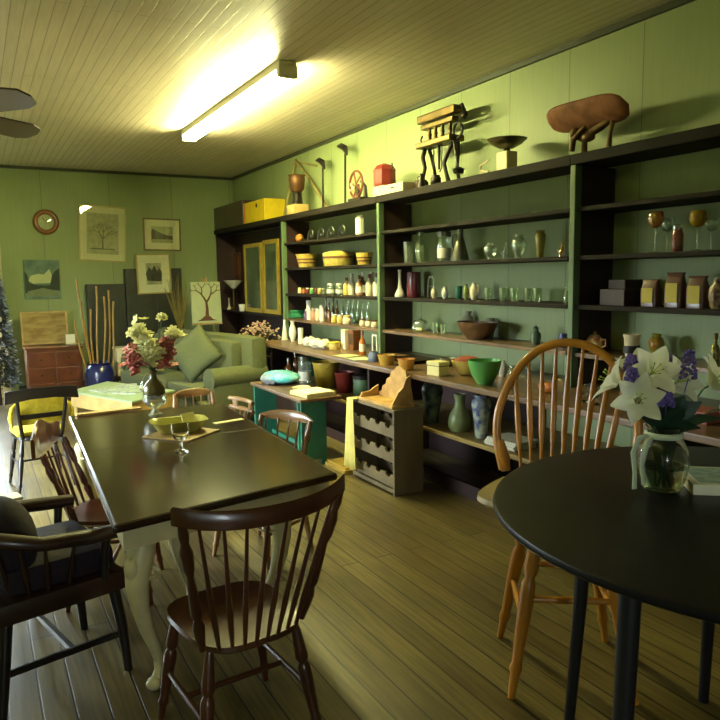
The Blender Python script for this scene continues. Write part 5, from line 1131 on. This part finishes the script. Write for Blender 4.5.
obj('centre_screw', tube(nb(), [(0, 0, .36), (0, 0, .15)], [.016, .01], 8), iron, IM, True); obj('scroll_hook', tube(nb(), [(0, .24, .38), (0, .28, .44), (0, .25, .47)], .008, 8), iron, IM, True)
obj('hanging_rods', tube(tube(nb(), [(0, .08, .36), (0, .08, .12)], .006, 6), [(-.03, -.08, .36), (-.03, -.08, .15), (-.03, -.05, .12)], .006, 6), iron, IM, True)
for k, (y, X, r, h, kd) in enumerate([(5.112, 3.44, .04, .12, 'cone'), (4.899, 3.44, .045, .08, 'jar')]):
    ware('iron_weight', ['bell-shaped iron weight at the left foot of the iron press', 'squat iron weight between the feet of the iron press'][k], 'weight', X, TP_, y, r, h, kd, iron, handle=1)
T = thing('small_clamp', 'little pale metal clamp between the iron press and the pan scale', 'tool', (3.5, 4.330, TP_+.0005)); bm = nb(); tube(bm, [(0, .05, .0), (0, .055, .09), (0, .0, .10), (0, -.05, .12)], [.009, .008, .008, .006], 8); tube(bm, [(0, .05, .05), (0, -.04, .03)], .008, 8); box(bm, (0, .0, .006), (.05, .14, .012)); obj('clamp_body', bm, cream, T, True)
T = thing('pan_scale', 'white kitchen scale with a dark dished pan on top', 'scale', (3.52, 4.104, TP_+.0005)); obj('scale_body', box(nb(), (0, 0, .075), (.10, .12, .15), bev=.008), cream, T); obj('pan_stem', lathe(nb(), [(0, .15), (.03, .15), (.02, .175), (0, .175)], 12), iron, T); obj('pan', lathe(nb(), opn([(.03, .172), (.06, .178), (.11, .205), (.148, .24)], .004), 30), mat('dark_pewter', (120, 118, 88), .3, metal=.7, noise=.2), T, True)
T = thing('scoop_scale', 'large rusty red tilted scoop on a cast-iron counter scale, right of the pan scale', 'scale', (3.55, 3.328, TP_+.0005))
bm = nb(); n = 24; rows = []
for i in range(n+1):
    t = -1+2*i/n; ww = .105*(1-abs(t)**5)**.5+.004
    rows.append([bm.verts.new((ww*math.cos(a), t*.35, .03-ww*.32*math.sin(a))) for a in [k*PI/10 for k in range(11)]])
for a, b in zip(rows, rows[1:]):
    for k in range(10): bm.faces.new((a[k], a[k+1], b[k+1], b[k]))
o = obj('scoop', bm, mat('rusty_red_paint', (150, 96, 64), .75, noise=.4, nscale=9), T, 'all', loc=(-.04, .03, .25)); o.rotation_euler = (math.radians(3), math.radians(48), 0); s_ = o.modifiers.new('t', 'SOLIDIFY'); s_.thickness = .006
bm = nb(); lathe(bm, [(0, 0), (.05, 0), (.045, .02), (.02, .04), (.018, .10), (.04, .14), (.02, .18), (0, .18)], 16, c=(0, .05, 0)); box(bm, (0, -.03, .012), (.12, .30, .024)); tube(bm, [(0, .04, .14), (.0, -.08, .17), (.02, -.17, .22)], [.03, .026, .02], 8); tube(bm, [(0, -.15, .02), (0, -.16, .12), (.02, -.17, .24)], [.02, .012, .018], 8); tube(bm, [(0, .04, .10), (-.03, .13, .15), (-.03, .11, .20)], [.012, .014, .01], 8); ell(bm, (-.03, .1, .16), (.04, .04, .04)); ell(bm, (-.02, .0, .12), (.035, .05, .03)); tube(bm, [(-.04, .12, .05), (-.05, .10, .12), (-.03, .02, .19)], [.018, .02, .016], 8)
obj('scale_stand', bm, mat('rusty_iron', (112, 84, 48), .5, metal=.5, noise=.5, nscale=14), T, True)

# ------------------------------------------------------------------ inside the corner bay
mir = mat('dark_picture_glass', (66, 84, 62), .15, rgb2=(34, 38, 34), nscale=4, coat=.5)
gilt = mat('gilt_frame', (186, 158, 62), .35, metal=.4, noise=.2)
def gf(label, y0, y1, z0, z1, X):
    T = thing('gilt_framed_panel', label, 'picture', (X, (y0+y1)/2, (z0+z1)/2), (0, 0, -PI/2), 'gilt framed panels in the corner bay')
    obj('frame', frame_bm(y1-y0, z1-z0, .055, .03), gilt, T); obj('panel', box(nb(), (0, .003, 0), (y1-y0-.1, .012, z1-z0-.1)), mir, T)
gf('gilt framed dark panel, left of the pair in the corner bay', 9.141, 9.834, 1.153, 2.12, 3.5)
gf('gilt framed dark panel, right of the pair, beside the green post', 8.525, 9.065, 1.153, 2.14, 3.5)
T = thing('small_lamp', 'little lamp with a white conical shade in the corner bay', 'lamp', (3.5, 10.378, 1.1505)); obj('lamp_base', lathe(nb(), [(0, 0), (.07, 0), (.06, .02), (.015, .04), (.015, .33), (0, .33)], 16), brass, T, True)
obj('lamp_shade', lathe(nb(), [(.03, .33), (.15, .45), (.145, .452), (.026, .334), (.03, .33)], 24), white_ce, T, True)
ware('white_cup', 'small white cup right of the conical lamp in the corner bay', 'cup', 3.46, 1.15, 9.896, .05, .10, 'tumbler', white_ce)
ware('white_candle_holder', 'slim white candle holder left of the conical lamp', 'candle holder', 3.46, 1.15, 10.499, .035, .18, 'budvase', white_ce)
for k, (y, z) in enumerate([(11.164, 1.62), (10.738, 1.72)]):
    T = thing('wooden_plaque', ['brown wooden plaque hanging at the back of the corner bay, left', 'brown wooden plaque hanging at the back of the corner bay, right'][k], 'plaque', (3.708, y, z+.1), 0); obj('plaque_board', box(nb(), (-.012, 0, 0), (.022, .34, .44), bev=.02), mat('plaque_wood', (84, 50, 30), .4, noise=.3), T); obj('inset', box(nb(), (-.026, 0, 0), (.006, .22, .30), bev=.01), wood_red, T)
# dried flowers on a dark stand between sofa arm and counter
T = thing('plant_stand', 'dark wooden plant stand between the sofa and the counter', 'plant stand', (3.06, 8.12, 0)); obj('stand_top', lathe(nb(), [(0, .66), (.17, .66), (.175, .675), (.17, .69), (0, .69)], 24), wood_dark, T)
for a in range(3): obj('leg', tube(nb(), [(.1*math.cos(a*2.09), .1*math.sin(a*2.09), .665), (.15*math.cos(a*2.09), .15*math.sin(a*2.09), 0)], [.018, .013]), wood_dark, T, True)
T = thing('dried_flower_basket', 'dark basket of dried pinkish-white flowers on the plant stand', 'flower basket', (3.06, 8.12, .6905)); obj('basket', lathe(nb(), opn([(.10, 0), (.12, .03), (.15, .12), (.14, .14)], .01), 22), mat('dark_wicker', (40, 36, 32), .7, noise=.5, nscale=40, bump=.5), T, True)
bm = nb(); bs = nb()
for k in range(170):
    a = random.uniform(0, 6.28); e = random.uniform(.1, 1.35); R_ = random.uniform(.2, .31); p = Vector((R_*math.cos(a)*math.sin(e), R_*math.sin(a)*math.sin(e)*1.25, .13+R_*math.cos(e)*.95)); ell(bm, p, (.014, .014, .011), 6, 4)
    if k % 4 == 0: tube(bs, [(0, 0, .05), (p.x*.5, p.y*.5, p.z*.75), p], .002, 4)
obj('dried_blossoms', bm, mat('dried_pink', (206, 182, 146), .8, rgb2=(180, 130, 110), nscale=12), T); obj('stalks', bs, mat('dry_reed', (0, 0, 0)), T)
bm = nb(); 
for k in range(60):
    a = random.uniform(0, 6.28); r = random.uniform(.08, .24); z = random.uniform(.10, .26); p = Vector((r*math.cos(a), r*math.sin(a)*1.2, z)); d = Vector((math.cos(a), math.sin(a), .3))*.05; s_ = Vector((-math.sin(a), math.cos(a), .2))*.014; bm.faces.new([bm.verts.new(q) for q in (p-d*.4, p-s_, p+d, p+s_)])
obj('leaves', bm, leaf_m, T)

# ------------------------------------------------------------------ camera and view
cam = bpy.data.cameras.new('camera'); co = bpy.data.objects.new('camera', cam); COL.objects.link(co); SC.camera = co
cam.sensor_fit = 'HORIZONTAL'; cam.sensor_width = 36; cam.lens = 36*695.9/720; cam.clip_start = .05
yaw, pit, rol = .50253, .12094, -.014966
f = Vector((math.sin(yaw)*math.cos(pit), math.cos(yaw)*math.cos(pit), -math.sin(pit))); r0 = Vector((math.cos(yaw), -math.sin(yaw), 0)); u0 = r0.cross(f)
r = r0*math.cos(rol)+u0*math.sin(rol); u = -r0*math.sin(rol)+u0*math.cos(rol)
co.matrix_world = Matrix(((r.x, u.x, -f.x, 0), (r.y, u.y, -f.y, 0), (r.z, u.z, -f.z, 1.65), (0, 0, 0, 1)))
vs = SC.view_settings; vs.view_transform = 'Standard'; vs.look = 'None'; vs.gamma = 1; vs.use_curve_mapping = False; vs.exposure = 1.0
cy = SC.cycles; cy.max_bounces = 8; cy.transmission_bounces = 8; cy.transparent_max_bounces = 12; cy.caustics_refractive = False; cy.caustics_reflective = False; cy.sample_clamp_indirect = 4; cy.use_denoising = True
